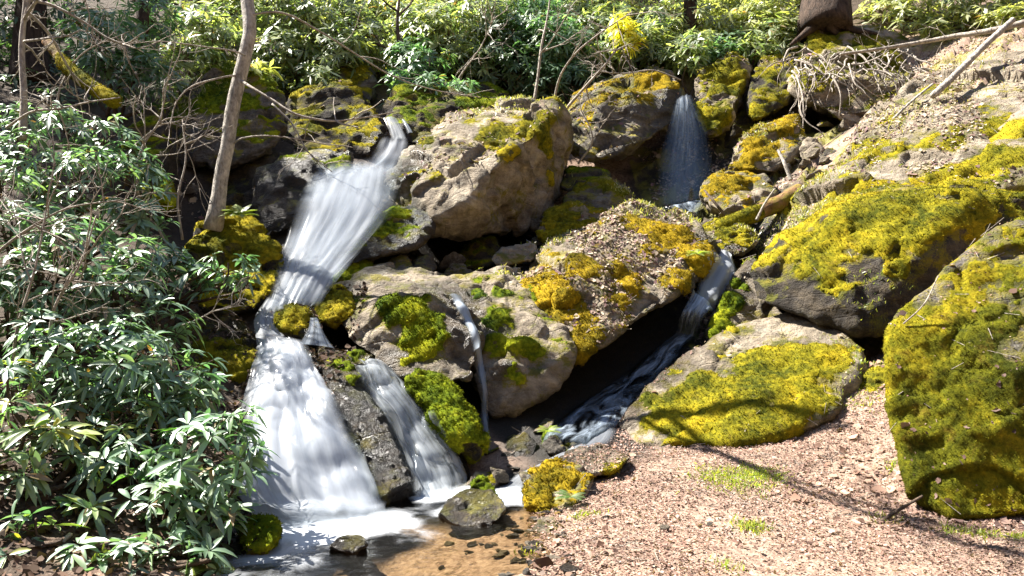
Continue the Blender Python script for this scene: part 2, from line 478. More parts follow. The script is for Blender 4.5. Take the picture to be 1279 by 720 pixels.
# ------------------------------------------------------------------ rocks
# centre lines of the running water: rock close to it is wet
_wl = []
for l, hw in [([(487,147,11.8),(495,175,11.3),(489,198,10.9),(455,230,10),(425,275,9.4),(390,325,8.7),(366,385,8.0),(340,415,7.5)], .25),
          ([(355,430,7.2),(360,480,6.7),(370,540,6.2),(385,600,5.7),(400,665,5.4)], .35), ([(463,456,7.3),(485,490,7.0),(520,540,6.7),(545,590,6.4),(555,630,6.1)], .22),
          ([(566,378,8.5),(585,402,7.9),(600,450,7.4),(606,520,7.2),(607,578,7)], .04), ([(854,120,13.4),(860,170,12.8),(855,220,12.4),(855,260,12.1)], .3),
          ([(908,315,10.2),(890,350,9.6),(870,385,9.1),(820,436,8.5),(765,485,8),(730,530,7.3),(690,575,6.7),(640,600,6.4),(560,640,5.9),(420,690,5.1),(600,690,5.1)], .2)]:
    c = resample(PS(l), 30)
    for s in (-1, 0, 1): _wl.append(c + [s * hw, 0, 0])
WATERPTS = np.concatenate(_wl)
def remesh(pts, vox):
    bm = bmesh.new()
    for p in pts: bm.verts.new(p)
    r = bmesh.ops.convex_hull(bm, input=bm.verts[:])
    junk = [g for g in set(r['geom_interior'] + r['geom_unused']) if isinstance(g, bmesh.types.BMVert) and g.is_valid]
    if junk: bmesh.ops.delete(bm, geom=junk, context='VERTS')
    bmesh.ops.recalc_face_normals(bm, faces=bm.faces[:])
    me = bpy.data.meshes.new('tmp'); bm.to_mesh(me); bm.free()
    o = bpy.data.objects.new('tmp', me); col.objects.link(o)
    md = o.modifiers.new('r', 'REMESH'); md.mode = 'VOXEL'; md.voxel_size = vox
    dg = bpy.context.evaluated_depsgraph_get(); ev = o.evaluated_get(dg); em = ev.to_mesh()
    V = np.empty(len(em.vertices) * 3); em.vertices.foreach_get('co', V); V = V.reshape(-1, 3)
    Fc = np.empty(len(em.loops), dtype=np.int32); em.loops.foreach_get('vertex_index', Fc)
    lt = np.empty(len(em.polygons), dtype=np.int32); em.polygons.foreach_get('loop_total', lt)
    assert (lt == 4).all()
    Fc = Fc.reshape(-1, 4)
    ev.to_mesh_clear(); bpy.data.objects.remove(o); bpy.data.meshes.remove(me)
    return V, Fc

def rock(name, label, pts, thick=1.0, shrink=.75, vox=.04, mat=None, up=0.3, blobs=(), moss=None, mthick=.018, fuzz=2600,
         chips=14, chip=.05, rough=.05, facet=.7, grow_=1.045, seed=0, cat='boulder', group=None, smooth=2, extra=(), mbias=0.0, flen=.018):
    mat = mat or ROCK
    pp = np.array(pts, float)
    c = pp[:, :2].mean(0)
    pp[:, :2] = c + (pp[:, :2] - c) * grow_
    pts = [tuple(q) for q in pp]
    front = PS(pts); dm = pp[:, 2].max()
    back = PS([(c[0] + (p[0] - c[0]) * shrink, c[1] + (p[1] - c[1]) * shrink, max(p[2], pp[:, 2].mean()) + thick) for p in pp])
    allp = np.concatenate([front, back] + ([PS(extra)] if len(extra) else []))
    V, Fc = remesh(allp, vox)
    rr = np.random.default_rng(seed + 100)
    size = np.linalg.norm(front.max(0) - front.min(0))
    V = lap(V, Fc, smooth)
    if chips > 3: chips += 5
    cen = V.mean(0)
    for _ in range(chips):
        n = nrm(rr.normal(0, 1, 3)); e = ((V - cen) @ n)
        lim = e.max() - chip * size * rr.uniform(.15, 1.0)
        ex = np.maximum(e - lim, 0)
        V = V - ex[:, None] * n * .92
    Nn = vnormals(V, Fc)
    d = rough * size * .55 * fbm(V, 2.2 / size, 3, seed) + rough * size * .35 * fbm(V, 6.5 / size, 4, seed + 5, ridged=True)
    d = d + rough * size * .10 * fbm(V, 15 / size, 3, seed + 6, ridged=True) + min(rough * .4, .02) * fbm(V, 9, 4, seed + 9, .6)
    # broken faces: blocks of the surface stand a little proud of their neighbours
    if facet:
        for (cs, am) in ((size * .2, .020), (size * .085, .009)):
            nb = 260; sd = V[rr.choice(len(V), nb)] + rr.normal(0, cs * .3, (nb, 3)); keep = [0]
            for q in range(1, nb):
                if np.min(np.linalg.norm(sd[keep] - sd[q], axis=1)) > cs * .75: keep.append(q)
            sd = sd[keep]; wv = V + (.22 * cs) * np.c_[fbm(V, 2 / cs, 2, seed + 20), fbm(V, 2 / cs, 2, seed + 21), fbm(V, 2 / cs, 2, seed + 22)]
            ci = np.empty(len(V), int)
            for q in range(0, len(V), 20000):
                ci[q:q+20000] = np.argmin(((wv[q:q+20000, None] - sd[None] * 1.0) ** 2 * [1, 1, 1.6]).sum(2), 1)
            hh = rr.uniform(-1, .6, len(sd)); gg = rr.normal(0, .16, (len(sd), 3))
            d = d + facet * size * am * hh[ci] + facet * .8 * np.clip(((V - sd[ci]) * gg[ci]).sum(1), -cs * .3, cs * .3)
    # ledges: layered breaks along a tilted bedding direction
    bed = nrm(np.array([.25, -.2, 1.0])); s = (V @ bed) * 5.5 + 1.2 * fbm(V, 1.2, 3, seed + 3)
    d = d + rough * .14 * (np.abs((s % 1) - .5) * 2) ** 3 * -1
    V = V + Nn * d[:, None]
    V = lap(V, Fc, 1, .35)
    Nn = vnormals(V, Fc)
    w = -0.5 + .75 * fbm(V, 3.2, 4, seed + 7) + .5 * fbm(V, 10, 3, seed + 8, .65) + .15 * fbm(V, 34, 2, seed + 11) + mbias
    if up: w = w + up * sstep(.25, .85, Nn[:, 2])
    if blobs: w = w + blob_weight(V, blobs)
    origin = np.array([V[:, 0].mean(), V[:, 1].mean(), V[:, 2].min()])
    wd = np.full(len(V), 9.0)
    for q in range(0, len(V), 20000):
        wd[q:q+20000] = np.sqrt(((V[q:q+20000, None] - WATERPTS[None]) ** 2 * [1, .6, .8]).sum(2).min(1))
    we = 1 - sstep(.16, .42, wd + .22 * fbm(V, 3.5, 4, seed + 30))
    o = mk(name, V, Fc, mat, None, origin, attrs={'moss': np.clip(w + .5, 0, 1), 'wet': we})
    tag(o, label, cat, group)
    solid(V, Fc, seed)
    if moss is not None:
        moss_layer('moss', V, Fc, Nn, w, moss, o, origin, mthick, fuzz, flen, seed)
    return o

# ================================================================== TERRAIN
TC = [P(*p) for p in [
    (640,720,4.4),(720,700,4.65),(800,720,4.35),(1000,720,4.4),(1279,720,4.4),(1279,660,5.2),(1000,640,5.45),(850,640,5.5),
    (750,645,5.45),(1000,575,6.6),(1100,520,7.2),(1090,455,8.1),(1150,425,8.3),(900,575,6.5),(800,575,6.5),(700,660,5.3),
    (100,720,4.1),(0,620,4.6),(200,720,4.2),(290,722,4.4),(100,560,5.4),(220,565,5.6),(150,440,6.8),(100,350,8),(200,335,8.6),
    (60,250,9.5),(150,200,10.5),(230,455,7.3),(250,310,10.3),
    (330,470,7.3),(400,490,7.2),(420,610,6.1),(350,655,5.7),(560,612,6.8),(500,490,7.6),(450,410,8.7),(370,375,8.6),(430,255,10.3),
    (480,195,11.8),(550,325,10.9),(620,320,11.2),(650,530,7.5),(700,545,7.5),(780,490,8.5),(850,425,9.3),(900,370,10.1),
    (860,300,11.6),(850,220,13.1),(930,200,13.4),(760,370,10),
    (960,350,10.2),(1000,420,9.8),(1080,425,9.2),(1030,262,9.9),(1279,245,9.4),(1150,205,10.6),(1279,140,10.6),(1000,235,11.2),
    (1080,150,12.4),(1040,152,13.7),(1000,165,13.6),(1090,122,13.9),(1180,92,12.8),(1279,52,12.6),(1279,0,15),(720,150,14.8),(600,122,14.8),(450,95,14.8),(300,85,14.5),
    (100,80,13.5),(900,75,15.8),(1050,35,16.2),(960,440,8.9),(900,470,8.6)]]
TC += [np.array(p, float) for p in [
    (-1.2,4.3,-.16),(-.9,5.0,-.18),(-.35,5.6,-.14),(-.05,6.1,-.10),(-.45,4.5,-.10),(-1.25,5.4,-.12),(-.2,5.0,-.07),
    (-20,20,11.5),(0,20,10.4),(20,20,11.5),(-8,18,9.0),(8,18,9.2),(-20,32,21),(0,32,20),(20,32,21),(-60,60,38),(0,60,40),(60,60,38),(0,110,70),(-90,110,62),(90,110,62),
    (-14,6,3.4),(-6,4,1.2),(-6,8,2.6),(12,6,3.0),(6.5,4,.9),(7.5,8,2.4),(14,12,7),(-14,12,6.2),
    (0,0,0.0),(-5,0,.3),(5,0,.6),(0,-6,1.5),(-10,-8,4),(10,-8,4),(0,-16,9),(-20,-16,10),(20,-16,10),(0,-30,24),(-30,-30,24),(30,-30,24),(0,-66,46),(-90,-60,48),(90,-60,48),(-20,8,8),(-40,8,20),(22,8,13),(42,8,32),(-90,20,45),(90,20,52),(0,3,.03),(2.5,3,.04)]]  # slopes behind and beside the camera raised, out of view, to block sky light
TC = np.array(TC)
def rbf_fit(X, z):
    D = np.linalg.norm(X[:, None] - X[None], axis=2)
    n = len(X); A = np.zeros((n + 3, n + 3)); A[:n, :n] = -D - np.eye(n) * .03
    A[:n, n] = A[n, :n] = 1; A[:n, n+1:] = X; A[n+1:, :n] = X.T
    return np.linalg.solve(A, np.r_[z, 0, 0, 0])
TW = rbf_fit(TC[:, :2], TC[:, 2])
def terr(xy):
    xy = np.asarray(xy, float); out = np.empty(len(xy))
    for s in range(0, len(xy), 20000):
        q = xy[s:s + 20000]
        D = np.linalg.norm(q[:, None] - TC[None, :, :2], axis=2)
        out[s:s + 20000] = -D @ TW[:-3] + TW[-3] + q @ TW[-2:]
    p = np.c_[xy, np.zeros(len(xy))]
    near = np.exp(-((xy[:, 1] - 5.2) / 1.8) ** 2 - ((xy[:, 0] - 1.6) / 2.6) ** 2)
    out += (.10 * (1 - .75 * near)) * fbm(p, .9, 4, 40) + .018 * fbm(p, 5, 3, 41)
    sl_ = sstep(7.8, 8.8, xy[:, 1]) * sstep(1.6, 2.6, xy[:, 0]) * (1 - sstep(14, 16, xy[:, 1]))
    s_ = (xy[:, 0] * .75 - xy[:, 1] * .62) * 1.5 + .5 * fbm(p, .8, 3, 43)
    out += sl_ * (-.10 + .13 * ((s_ % 1) ** 2.5) + .07 * fbm(p, 2.6, 4, 44))
    return out
def axis(a, b, step, lo, hi, gr=1.16):
    c = list(np.arange(a, b + step / 2, step)); s = step
    while c[-1] < hi: s *= gr; c.append(c[-1] + s)
    s = step
    while c[0] > lo: s *= gr; c.insert(0, c[0] - s)
    return np.array(c)
gx = axis(-5.5, 8.5, .055, -110, 110); gy = axis(3.2, 15.5, .055, -70, 130)
X, Y = np.meshgrid(gx, gy); xy = np.c_[X.ravel(), Y.ravel()]
TV = np.c_[xy, terr(xy)]
nx = len(gx); ii = (np.arange(len(gy) - 1)[:, None] * nx + np.arange(nx - 1)[None]).ravel()
TF = np.stack([ii, ii + 1, ii + nx + 1, ii + nx], 1)
TN = vnormals(TV, TF)
tpx, tpy = proj(TV)
inreg = (TV[:, 1] > 3) & (TV[:, 1] < 15)
# moss cushions on the open slope to the right
slope_blobs = [(1100,178,34,.7),(1180,165,28,.6),(1260,150,36,.8),(1225,205,32,.7),(1165,215,28,.6),(1130,250,60,.9),(1200,240,50,.8),
               (1065,235,40,.8),(1025,270,32,.9),(1070,180,30,.7),(1110,140,22,.7),(1170,100,22,.8),(1250,185,30,.8),(1090,300,30,.5),(985,250,20,.7),(1015,215,18,.6)]
tw = np.full(len(TV), -.62) + .7 * fbm(TV, 2.2, 5, 61) + .3 * fbm(TV, 11, 3, 62)
sel = np.where(inreg & (TV[:, 0] > 2) & (TV[:, 1] > 7.5))[0]
tw[sel] += blob_weight(TV[sel], slope_blobs) + .22
tw[TV[:, 1] > 15.3] -= 1; tw[(TV[:, 0] < 2)] -= .6; tw[TV[:, 1] < 7.4] -= .4
wet = np.zeros(len(TV))  # damp stream bed, and painted darkness over the shaded recesses
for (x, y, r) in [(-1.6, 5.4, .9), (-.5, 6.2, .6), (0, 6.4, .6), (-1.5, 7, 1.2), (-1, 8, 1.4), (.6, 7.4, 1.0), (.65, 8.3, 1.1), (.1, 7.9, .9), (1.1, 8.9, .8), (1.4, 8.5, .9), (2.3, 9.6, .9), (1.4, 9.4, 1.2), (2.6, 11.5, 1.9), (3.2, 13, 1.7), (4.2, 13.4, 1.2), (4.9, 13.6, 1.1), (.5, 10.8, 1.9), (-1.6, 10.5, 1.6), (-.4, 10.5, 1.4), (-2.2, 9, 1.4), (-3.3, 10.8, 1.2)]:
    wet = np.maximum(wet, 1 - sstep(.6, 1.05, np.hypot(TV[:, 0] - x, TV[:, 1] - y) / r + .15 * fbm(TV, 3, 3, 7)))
shade = np.maximum(np.maximum(sstep(14.5, 16.5, TV[:, 1]), sstep(-1.9, -2.6, TV[:, 0])), np.maximum(sstep(1.5, -1, TV[:, 1]), sstep(8, 11, TV[:, 0])))  # dark thicket soil; also keeps the unseen slopes from bouncing light
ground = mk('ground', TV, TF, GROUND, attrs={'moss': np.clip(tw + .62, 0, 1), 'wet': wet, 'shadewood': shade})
tag(ground, kind='structure')
solid(TV, TF, 0)
mo = moss_layer('slope_moss', TV, TF, TN, tw, MOSSY, None, np.zeros(3), .03, 1800, .02, 77, single=True)
if mo: tag(mo, 'yellow moss carpet spreading over the leaf strewn slope above the overhanging boulder', 'moss', kind='stuff')

BVT = BVHTree.FromPolygons([Vector(v) for v in TV], [tuple(f) for f in TF])
# ================================================================== ROCKS
rock('boulder', 'round topped dark boulder behind the slim pale tree trunk, moss fringe on its brow',
     [(208,150,11.2),(216,122,11.3),(250,95,11.5),(290,82,11.8),(325,98,11.6),(350,125,11.3),(348,180,11),(325,200,10.8),(290,205,10.75),(240,215,10.9),(212,200,11.1)],
     1.3, up=1.1, moss=MOSSG, mat=ROCKG, blobs=[(245,125,26,.8),(215,150,15,.7),(300,98,35,.5)], seed=1)
rock('boulder', 'dark wet boulder in shade directly below the round topped boulder, left of the upper fall',
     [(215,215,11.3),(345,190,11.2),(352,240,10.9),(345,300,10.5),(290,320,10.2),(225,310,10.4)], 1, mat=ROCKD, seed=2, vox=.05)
rock('boulder', 'wet dark rock with a small green moss tip left of the fanning upper cascade',
     [(318,225,10.4),(350,200,10.5),(395,187,10.5),(436,195,10.4),(446,210,10.2),(405,240,10.0),(372,262,9.8),(350,290,9.5),(325,300,9.5)],
     1.0, mat=ROCKW, moss=MOSSG, blobs=[(428,200,18,1.0),(395,192,10,.6)], seed=3)
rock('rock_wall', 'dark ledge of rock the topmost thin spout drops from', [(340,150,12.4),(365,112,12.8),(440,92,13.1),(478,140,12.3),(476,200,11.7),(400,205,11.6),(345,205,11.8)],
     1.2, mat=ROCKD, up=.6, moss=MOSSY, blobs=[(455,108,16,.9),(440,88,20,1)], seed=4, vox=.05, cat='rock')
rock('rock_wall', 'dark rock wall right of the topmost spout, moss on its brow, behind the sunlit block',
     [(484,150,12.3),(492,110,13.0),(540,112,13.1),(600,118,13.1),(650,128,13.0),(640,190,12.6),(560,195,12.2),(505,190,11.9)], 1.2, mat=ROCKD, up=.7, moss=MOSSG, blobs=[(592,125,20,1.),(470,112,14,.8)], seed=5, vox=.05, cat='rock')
rock('boulder', 'moss capped boulder at the foot of the slim pale tree, overhung by a leafy branch',
     [(225,330,8.4),(245,288,8.9),(290,268,9.1),(325,278,9.0),(345,303,8.7),(354,338,8.4),(341,375,8.1),(310,392,8.0),(250,395,8.0),(225,370,8.2)],
     1.0, mat=ROCKD, up=1.1, moss=MOSSY, blobs=[(325,305,32,.9),(335,345,22,.7),(290,282,28,.7)], mthick=.035, seed=6)
rock('boulder', 'dark ledge with one bright flat mossy top beside the left fall, below the tree boulder',
     [(222,400,7.7),(270,397,8.0),(308,408,7.8),(328,447,7.3),(329,460,7.1),(318,505,7.0),(250,520,7.0),(222,480,7.1)],
     .9, mat=ROCKD, up=.5, moss=MOSSY, blobs=[(295,440,32,1.2),(255,425,20,.6)], seed=7)
rock('boulder', 'small fuzzy green boulder at the left edge of the pool under glossy leaves',
     [(303,662,4.95),(318,648,5.05),(343,649,5.0),(349,670,4.85),(335,692,4.75),(308,692,4.8)], .4, vox=.02, mat=ROCKD, up=1.2, mbias=.5, moss=MOSSG, blobs=[(325,655,25,1)], seed=8)
# the big centre block
rock('boulder', 'large pale sunlit block above the middle, flat leaf strewn top and dark sheer right face',
     [(498,190,11.2),(522,174,11.7),(560,153,12.2),(625,137,12.5),(690,129,12.4),(704,138,12.3),(707,210,12.1),(697,245,11.9),(640,290,11.0),(560,287,10.0),(515,285,9.9),(490,245,10.3),(482,208,10.8),(671,165,11.05),(629,196,10.4),(608,217,10.1),(583,250,9.75)],
     1.0, shrink=.8, vox=.032, moss=MOSSY, facet=.8, blobs=[(690,185,16,1.0),(697,220,14,.9),(620,165,26,.75),(665,150,30,.7),(635,185,18,.7),(680,140,22,.7),(530,175,14,.55),(540,215,14,.5)], mthick=.015, fuzz=1800, chips=10, chip=.04, rough=.05, seed=9)
rock('boulder', 'wet shelf of rock with a mossy lip along the right edge of the fanning cascade',
     [(420,322,9.0),(440,292,9.3),(478,268,9.7),(500,255,9.95),(530,262,10.0),(548,280,9.8),(540,303,9.5),(480,322,9.1),(430,332,8.9)],
     .8, mat=ROCKW, up=.5, moss=MOSSG, blobs=[(470,275,22,1),(440,300,14,.7),(500,262,14,.6)], seed=10)
rock('boulder', 'dark green rock sunk in the black recess under the large sunlit block',
     [(572,315,10.8),(590,298,10.9),(618,296,10.9),(630,315,10.8),(610,335,10.6),(580,335,10.6)], .6, mat=ROCKD, up=.6, moss=MOSSG, mbias=.15, seed=11)
rock('stone', 'flat pale slab stone bridging the dark recess left of the leaf covered boulder',
     [(614,319,9.7),(625,310,9.85),(660,306,9.95),(674,310,9.9),(674,322,9.75),(630,333,9.6),(618,330,9.6)], .35, vox=.02, seed=12, cat='stone')
# lower centre rocks
rock('boulder', 'broad low boulder in the centre with vivid green moss and a smooth pale wet flank',
     [(418,352,8.7),(440,340,8.95),(470,334,9.15),(525,334,9.2),(560,345,9.0),(580,375,8.5),(597,420,7.8),(590,470,7.4),(560,478,7.35),(505,472,7.35),(470,445,7.5),(440,425,7.65),(425,395,8.05),(520,385,7.85),(470,400,7.75)],
     .9, vox=.03, moss=MOSSG, blobs=[(500,375,34,1.1),(530,395,24,.9),(525,425,30,1.1),(485,365,18,.8),(565,360,14,.5)], mthick=.026, flen=.025, fuzz=3200, rough=.045, seed=13, facet=.6, chip=.03)
rock('boulder', 'wedge shaped tan boulder with a pointed right end, right of the thin trickle',
     [(562,396,8.25),(556,360,8.9),(575,344,9.2),(610,341,9.3),(650,334,9.4),(655,372,8.8),(690,405,8.3),(716,433,8.0),(714,458,7.85),(690,486,7.7),(650,505,7.6),(618,520,7.5),(598,500,7.45),(640,425,7.75),(590,440,7.8)],
     .9, vox=.03, moss=MOSSG, blobs=[(625,395,24,.9),(650,425,24,.9),(615,430,18,.8),(640,470,16,.8),(600,360,16,.7),(625,360,14,.6),(670,440,15,.6)], mthick=.02, seed=14, rough=.05, chip=.03)
rock('stone', 'small grey hump of rock on the skyline of the broad mossy boulder',
     [(476,338,9.3),(490,322,9.4),(505,318,9.4),(516,332,9.3),(505,345,9.1),(482,345,9.1)], .4, vox=.022, seed=15, cat='stone', mat=ROCKG)
rock('stone', 'dark wet hump of rock beside the grey hump, at the edge of the black recess',
     [(514,328,9.4),(526,316,9.5),(540,320,9.5),(547,338,9.3),(530,347,9.1),(515,342,9.2)], .4, vox=.022, seed=16, cat='stone', mat=ROCKW)
rock('boulder', 'dark boulder with dull moss at the right edge of the cascade, above the green cushions',
     [(413,340,9.1),(420,318,9.3),(442,311,9.4),(468,322,9.3),(464,345,9.0),(445,356,8.8),(420,356,8.9)], .5, vox=.025, up=.6, mat=ROCKD, moss=MOSSG, blobs=[(425,345,18,.7),(448,330,14,.5)], seed=17)
rock('stone', 'bright green mossy stone standing midstream above the white left fall',
     [(339,392,8.0),(355,380,8.1),(376,376,8.1),(392,390,8.0),(403,424,7.6),(380,424,7.55),(346,414,7.65)], .5, vox=.022, up=.6, mat=ROCKW, moss=MOSSY, blobs=[(362,392,24,1.2),(350,405,12,.6)], mthick=.03, seed=18, cat='stone')
rock('stone', 'rounded bright green mossy stone between the midstream stone and the broad boulder',
     [(387,385,8.2),(405,362,8.4),(432,356,8.4),(444,385,8.1),(440,404,7.9),(395,406,7.95)], .5, vox=.022, up=.8, mat=ROCKW, moss=MOSSY, mbias=.2, blobs=[(415,378,26,1.1)], mthick=.035, seed=19, cat='stone')
rock('boulder', 'dark wet rib of rock dividing the white left fall from the thinner right fall',
     [(383,438,7.5),(405,432,7.5),(430,441,7.4),(447,468,7.1),(470,515,6.7),(500,565,6.35),(515,608,6.1),(512,645,5.85),(480,662,5.75),(462,600,5.95),(435,550,6.2),(405,500,6.6)],
     .7, vox=.025, mat=ROCKW, moss=MOSSG, blobs=[(430,452,12,.8),(442,470,10,.6)], seed=20, rough=.04, facet=.3)
rock('stone', 'small flat dark wet stone at the lip where the right fall begins',
     [(424,442,7.7),(445,431,7.8),(468,438,7.75),(471,453,7.55),(440,458,7.5)], .35, vox=.02, mat=ROCKW, moss=MOSSG, blobs=[(440,440,14,.55)], seed=21, cat='stone')
rock('rock_ledge', 'wet rock ledge hidden behind the white sheet of the left fall',
     [(305,440,7.3),(345,425,7.4),(392,450,7.2),(440,520,6.6),(470,590,6.15),(478,665,5.75),(340,690,5.5),(285,600,5.85),(292,510,6.5)], .8, vox=.035, mat=ROCKW, seed=22, rough=.045, facet=.25, cat='rock')
rock('rock_ledge', 'grey wet rock slope behind the thinner right fall',
     [(442,462,7.4),(490,458,7.5),(545,520,7.05),(588,590,6.7),(590,620,6.5),(520,650,6.2),(498,590,6.5),(450,500,7.0)], .8, vox=.03, mat=ROCKD, seed=23, rough=.03, facet=.6, cat='rock')
rock('boulder', 'vivid green moss cushion boulder leaning against the right fall, left of the trickle foot',
     [(503,473,7.1),(525,467,7.2),(548,470,7.15),(575,492,7.0),(601,528,6.8),(607,555,6.7),(592,578,6.55),(570,560,6.55),(546,527,6.75)],
     .6, vox=.022, mat=ROCKD, up=.8, mbias=.35, moss=MOSSG, blobs=[(540,490,40,1.),(575,520,35,1.)], mthick=.03, flen=.02, fuzz=4200, seed=24)
rock('stone', 'dark wet rounded stone in the pool at the foot of the right fall',
     [(544,642,5.5),(558,622,5.7),(585,612,5.75),(612,613,5.75),(628,624,5.65),(634,640,5.5),(612,658,5.38),(565,660,5.38)], .3, vox=.018, mat=ROCKW, seed=25, cat='stone', rough=.04)
rock('stone', 'small green mossy stone perched behind the dark rounded pool stone',
     [(586,612,5.95),(594,599,6.0),(604,598,6.0),(617,612,5.95),(622,628,5.9),(600,630,5.9)], .2, vox=.015, mat=ROCKD, up=.9, mbias=.4, moss=MOSSG, seed=26, cat='stone', mthick=.015)
rock('stone', 'low black stone barely breaking the white foam of the pool',
     [(408,683,4.86),(428,669,4.95),(450,670,4.95),(460,680,4.88),(440,692,4.8)], .25, vox=.015, mat=ROCKW, seed=27, cat='stone')
# leaf covered boulder
rock('boulder', 'big leaf strewn boulder right of centre with ochre moss on its left brow',
     [(654,345,9.3),(662,325,9.6),(685,308,9.9),(740,288,10.3),(800,255,10.9),(825,258,10.9),(870,280,10.4),(893,300,10.0),(894,322,9.7),(870,352,9.3),(800,397,8.6),(735,440,8.1),(722,450,8.0),(700,427,8.1),(668,392,8.5),(655,370,8.8),(700,355,8.75)],
     1.0, vox=.03, moss=MOSSO, blobs=[(675,345,34,1.3),(690,375,34,1.2),(672,385,20,.8),(720,325,30,.7),(800,272,24,1.),(840,285,28,1.),(872,305,24,1.2),(880,325,20,1.),(720,425,26,1.0),(740,400,24,.6),(790,345,22,.6),(815,310,18,.5),(850,340,24,.7),(780,380,22,.6)],
     mthick=.026, fuzz=3000, flen=.02, seed=28, rough=.04, facet=.45, chip=.025)
rock('boulder', 'small yellow mossy boulder propped behind the leaf strewn boulder, left of the grey dome',
     [(670,297,10.5),(680,268,10.8),(715,258,10.9),(755,262,10.9),(770,280,10.7),(742,302,10.4),(690,312,10.3)], .6, vox=.03, up=.9, moss=MOSSY, blobs=[(700,275,26,.8),(690,298,18,.8),(735,290,22,.5)], mthick=.03, seed=29)
rock('boulder', 'smooth grey dome of rock above the small yellow mossy boulder',
     [(700,252,11.2),(722,232,11.5),(758,221,11.6),(789,234,11.5),(794,258,11.2),(765,272,11),(712,270,11)], .6, vox=.03, mat=ROCKG, moss=MOSSL, blobs=[(770,230,18,.7),(722,228,12,.5)], seed=30)
rock('boulder', 'dim mossy rock wedged in shade between the big grey slanting boulder and the sunlit block',
     [(700,235,11.8),(708,212,12.1),(735,208,12.2),(765,215,12.1),(770,232,11.8),(730,245,11.6)], .6, mat=ROCKD, up=.8, moss=MOSSG, seed=31)
rock('boulder', 'large grey slanting boulder left of the far right fall, dark face and ochre brow',
     [(702,155,13.3),(712,126,13.8),(750,102,14.1),(800,87,14.3),(845,93,14.1),(858,118,13.6),(851,142,13.1),(800,187,12.5),(765,210,12.3),(740,206,12.3),(710,192,12.6),(755,128,12.9),(838,112,13.4)],
     1.2, mat=ROCKG, moss=MOSSO, up=.5, blobs=[(815,95,20,1.),(835,100,15,.9),(780,98,26,.5),(735,120,20,.5)], seed=32, vox=.045, rough=.04)
rock('boulder', 'mossy hump of rock right of the head of the far right fall',
     [(862,112,14.2),(880,85,14.6),(905,70,14.8),(930,72,14.7),(938,95,14.3),(926,130,13.7),(900,168,13.2),(882,172,13.1),(866,142,13.5)],
     .9, mat=ROCK, moss=MOSSY, up=.6, blobs=[(915,100,24,.9),(885,140,26,.8),(905,80,20,.8)], seed=33, vox=.045)
rock('boulder', 'dark mossy rock hanging over the black gap left of the rooted bank',
     [(928,140,13.9),(934,100,14.2),(955,72,14.6),(985,70,14.6),(1003,100,14.1),(990,125,13.8),(945,155,13.3)], .9, mat=ROCKD, up=.7, moss=MOSSY, blobs=[(955,85,16,.9),(938,140,16,.8)], seed=34, vox=.05)
rock('boulder', 'deep dark rock closing the black gap right of the far right fall',
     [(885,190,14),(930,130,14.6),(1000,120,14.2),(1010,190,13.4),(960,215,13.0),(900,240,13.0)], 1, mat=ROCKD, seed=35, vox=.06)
rock('rock_bank', 'undercut bank of rock and roots below the dark rooted tree, black hollow beneath',
     [(985,102,14.0),(990,65,14.5),(1010,42,14.9),(1060,35,15.1),(1120,40,14.9),(1147,60,14.4),(1142,90,13.8),(1120,125,13.2),(1085,152,12.9),(1040,147,13.0),(1000,128,13.5)],
     1.2, up=.6, moss=MOSSL, blobs=[(1025,48,20,1.),(1100,55,30,.9),(1020,90,26,.8),(1110,80,18,.6),(1080,70,20,.4)], seed=36, vox=.045, cat='bank')
rock('boulder', 'jagged mossy rock with a pointed top, right of the far right fall',
     [(908,216,12.2),(916,190,12.5),(945,160,12.9),(960,150,13.1),(995,137,13.2),(1003,150,13.0),(1005,182,12.5),(972,214,12.0)], .7, up=.7, moss=MOSSO, blobs=[(975,150,22,.9),(930,200,12,1.2),(950,180,20,.7)], seed=37, rough=.08)
rock('stone', 'pale angular stone resting at the edge of the slope under the hanging roots',
     [(998,185,12.3),(1010,171,12.5),(1030,184,12.3),(1026,206,12.0),(1002,207,12.0)], .4, vox=.025, seed=38, cat='stone')
rock('boulder', 'squat tan boulder with roots on its face at the foot of the far right fall',
     [(868,247,11.7),(880,223,11.9),(915,214,12.0),(955,220,11.8),(969,242,11.5),(945,264,11.2),(895,268,11.2)], .6, vox=.03, up=.6, moss=MOSSO, blobs=[(915,220,20,.8),(885,232,12,.5)], seed=39)
rock('boulder', 'low mossy rock by the head of the lower right cascade, under the rotten log',
     [(874,287,10.7),(900,272,10.9),(935,283,10.6),(947,305,10.3),(925,320,10.1),(890,315,10.2)], .5, vox=.025, up=.9, moss=MOSSY, blobs=[(920,290,20,.6)], seed=40)
# right side
rock('boulder', 'huge overhanging boulder on the right slope, yellow mossy brow over a dark face',
     [(938,352,9.2),(948,330,9.4),(990,297,9.5),(1030,262,9.7),(1110,236,9.9),(1215,238,9.7),(1330,250,9.4),(1340,310,8.7),(1210,335,8.35),(1140,398,8.15),(1110,414,8.1),(1060,405,8.3),(985,384,8.7),(945,370,9.0),(1040,272,9.0),(1100,258,8.9),(1200,258,8.65),(1150,300,8.35),(1030,320,8.65)],
     1.3, vox=.035, mat=ROCKD, moss=MOSSY, up=.9, blobs=[(1060,262,32,.9),(1110,252,36,1.),(1165,262,36,1.),(1215,265,30,.8),(1035,285,24,.9),(1010,300,20,.7),(1025,330,24,.55),(1050,300,20,.5),(1150,290,24,.6),(1000,335,14,.5),(1040,350,18,.7),(1090,300,22,.7),(1000,310,16,.6),(1120,330,16,.6)], mthick=.024, seed=41, rough=.045, facet=.4, chip=.025, chips=8)
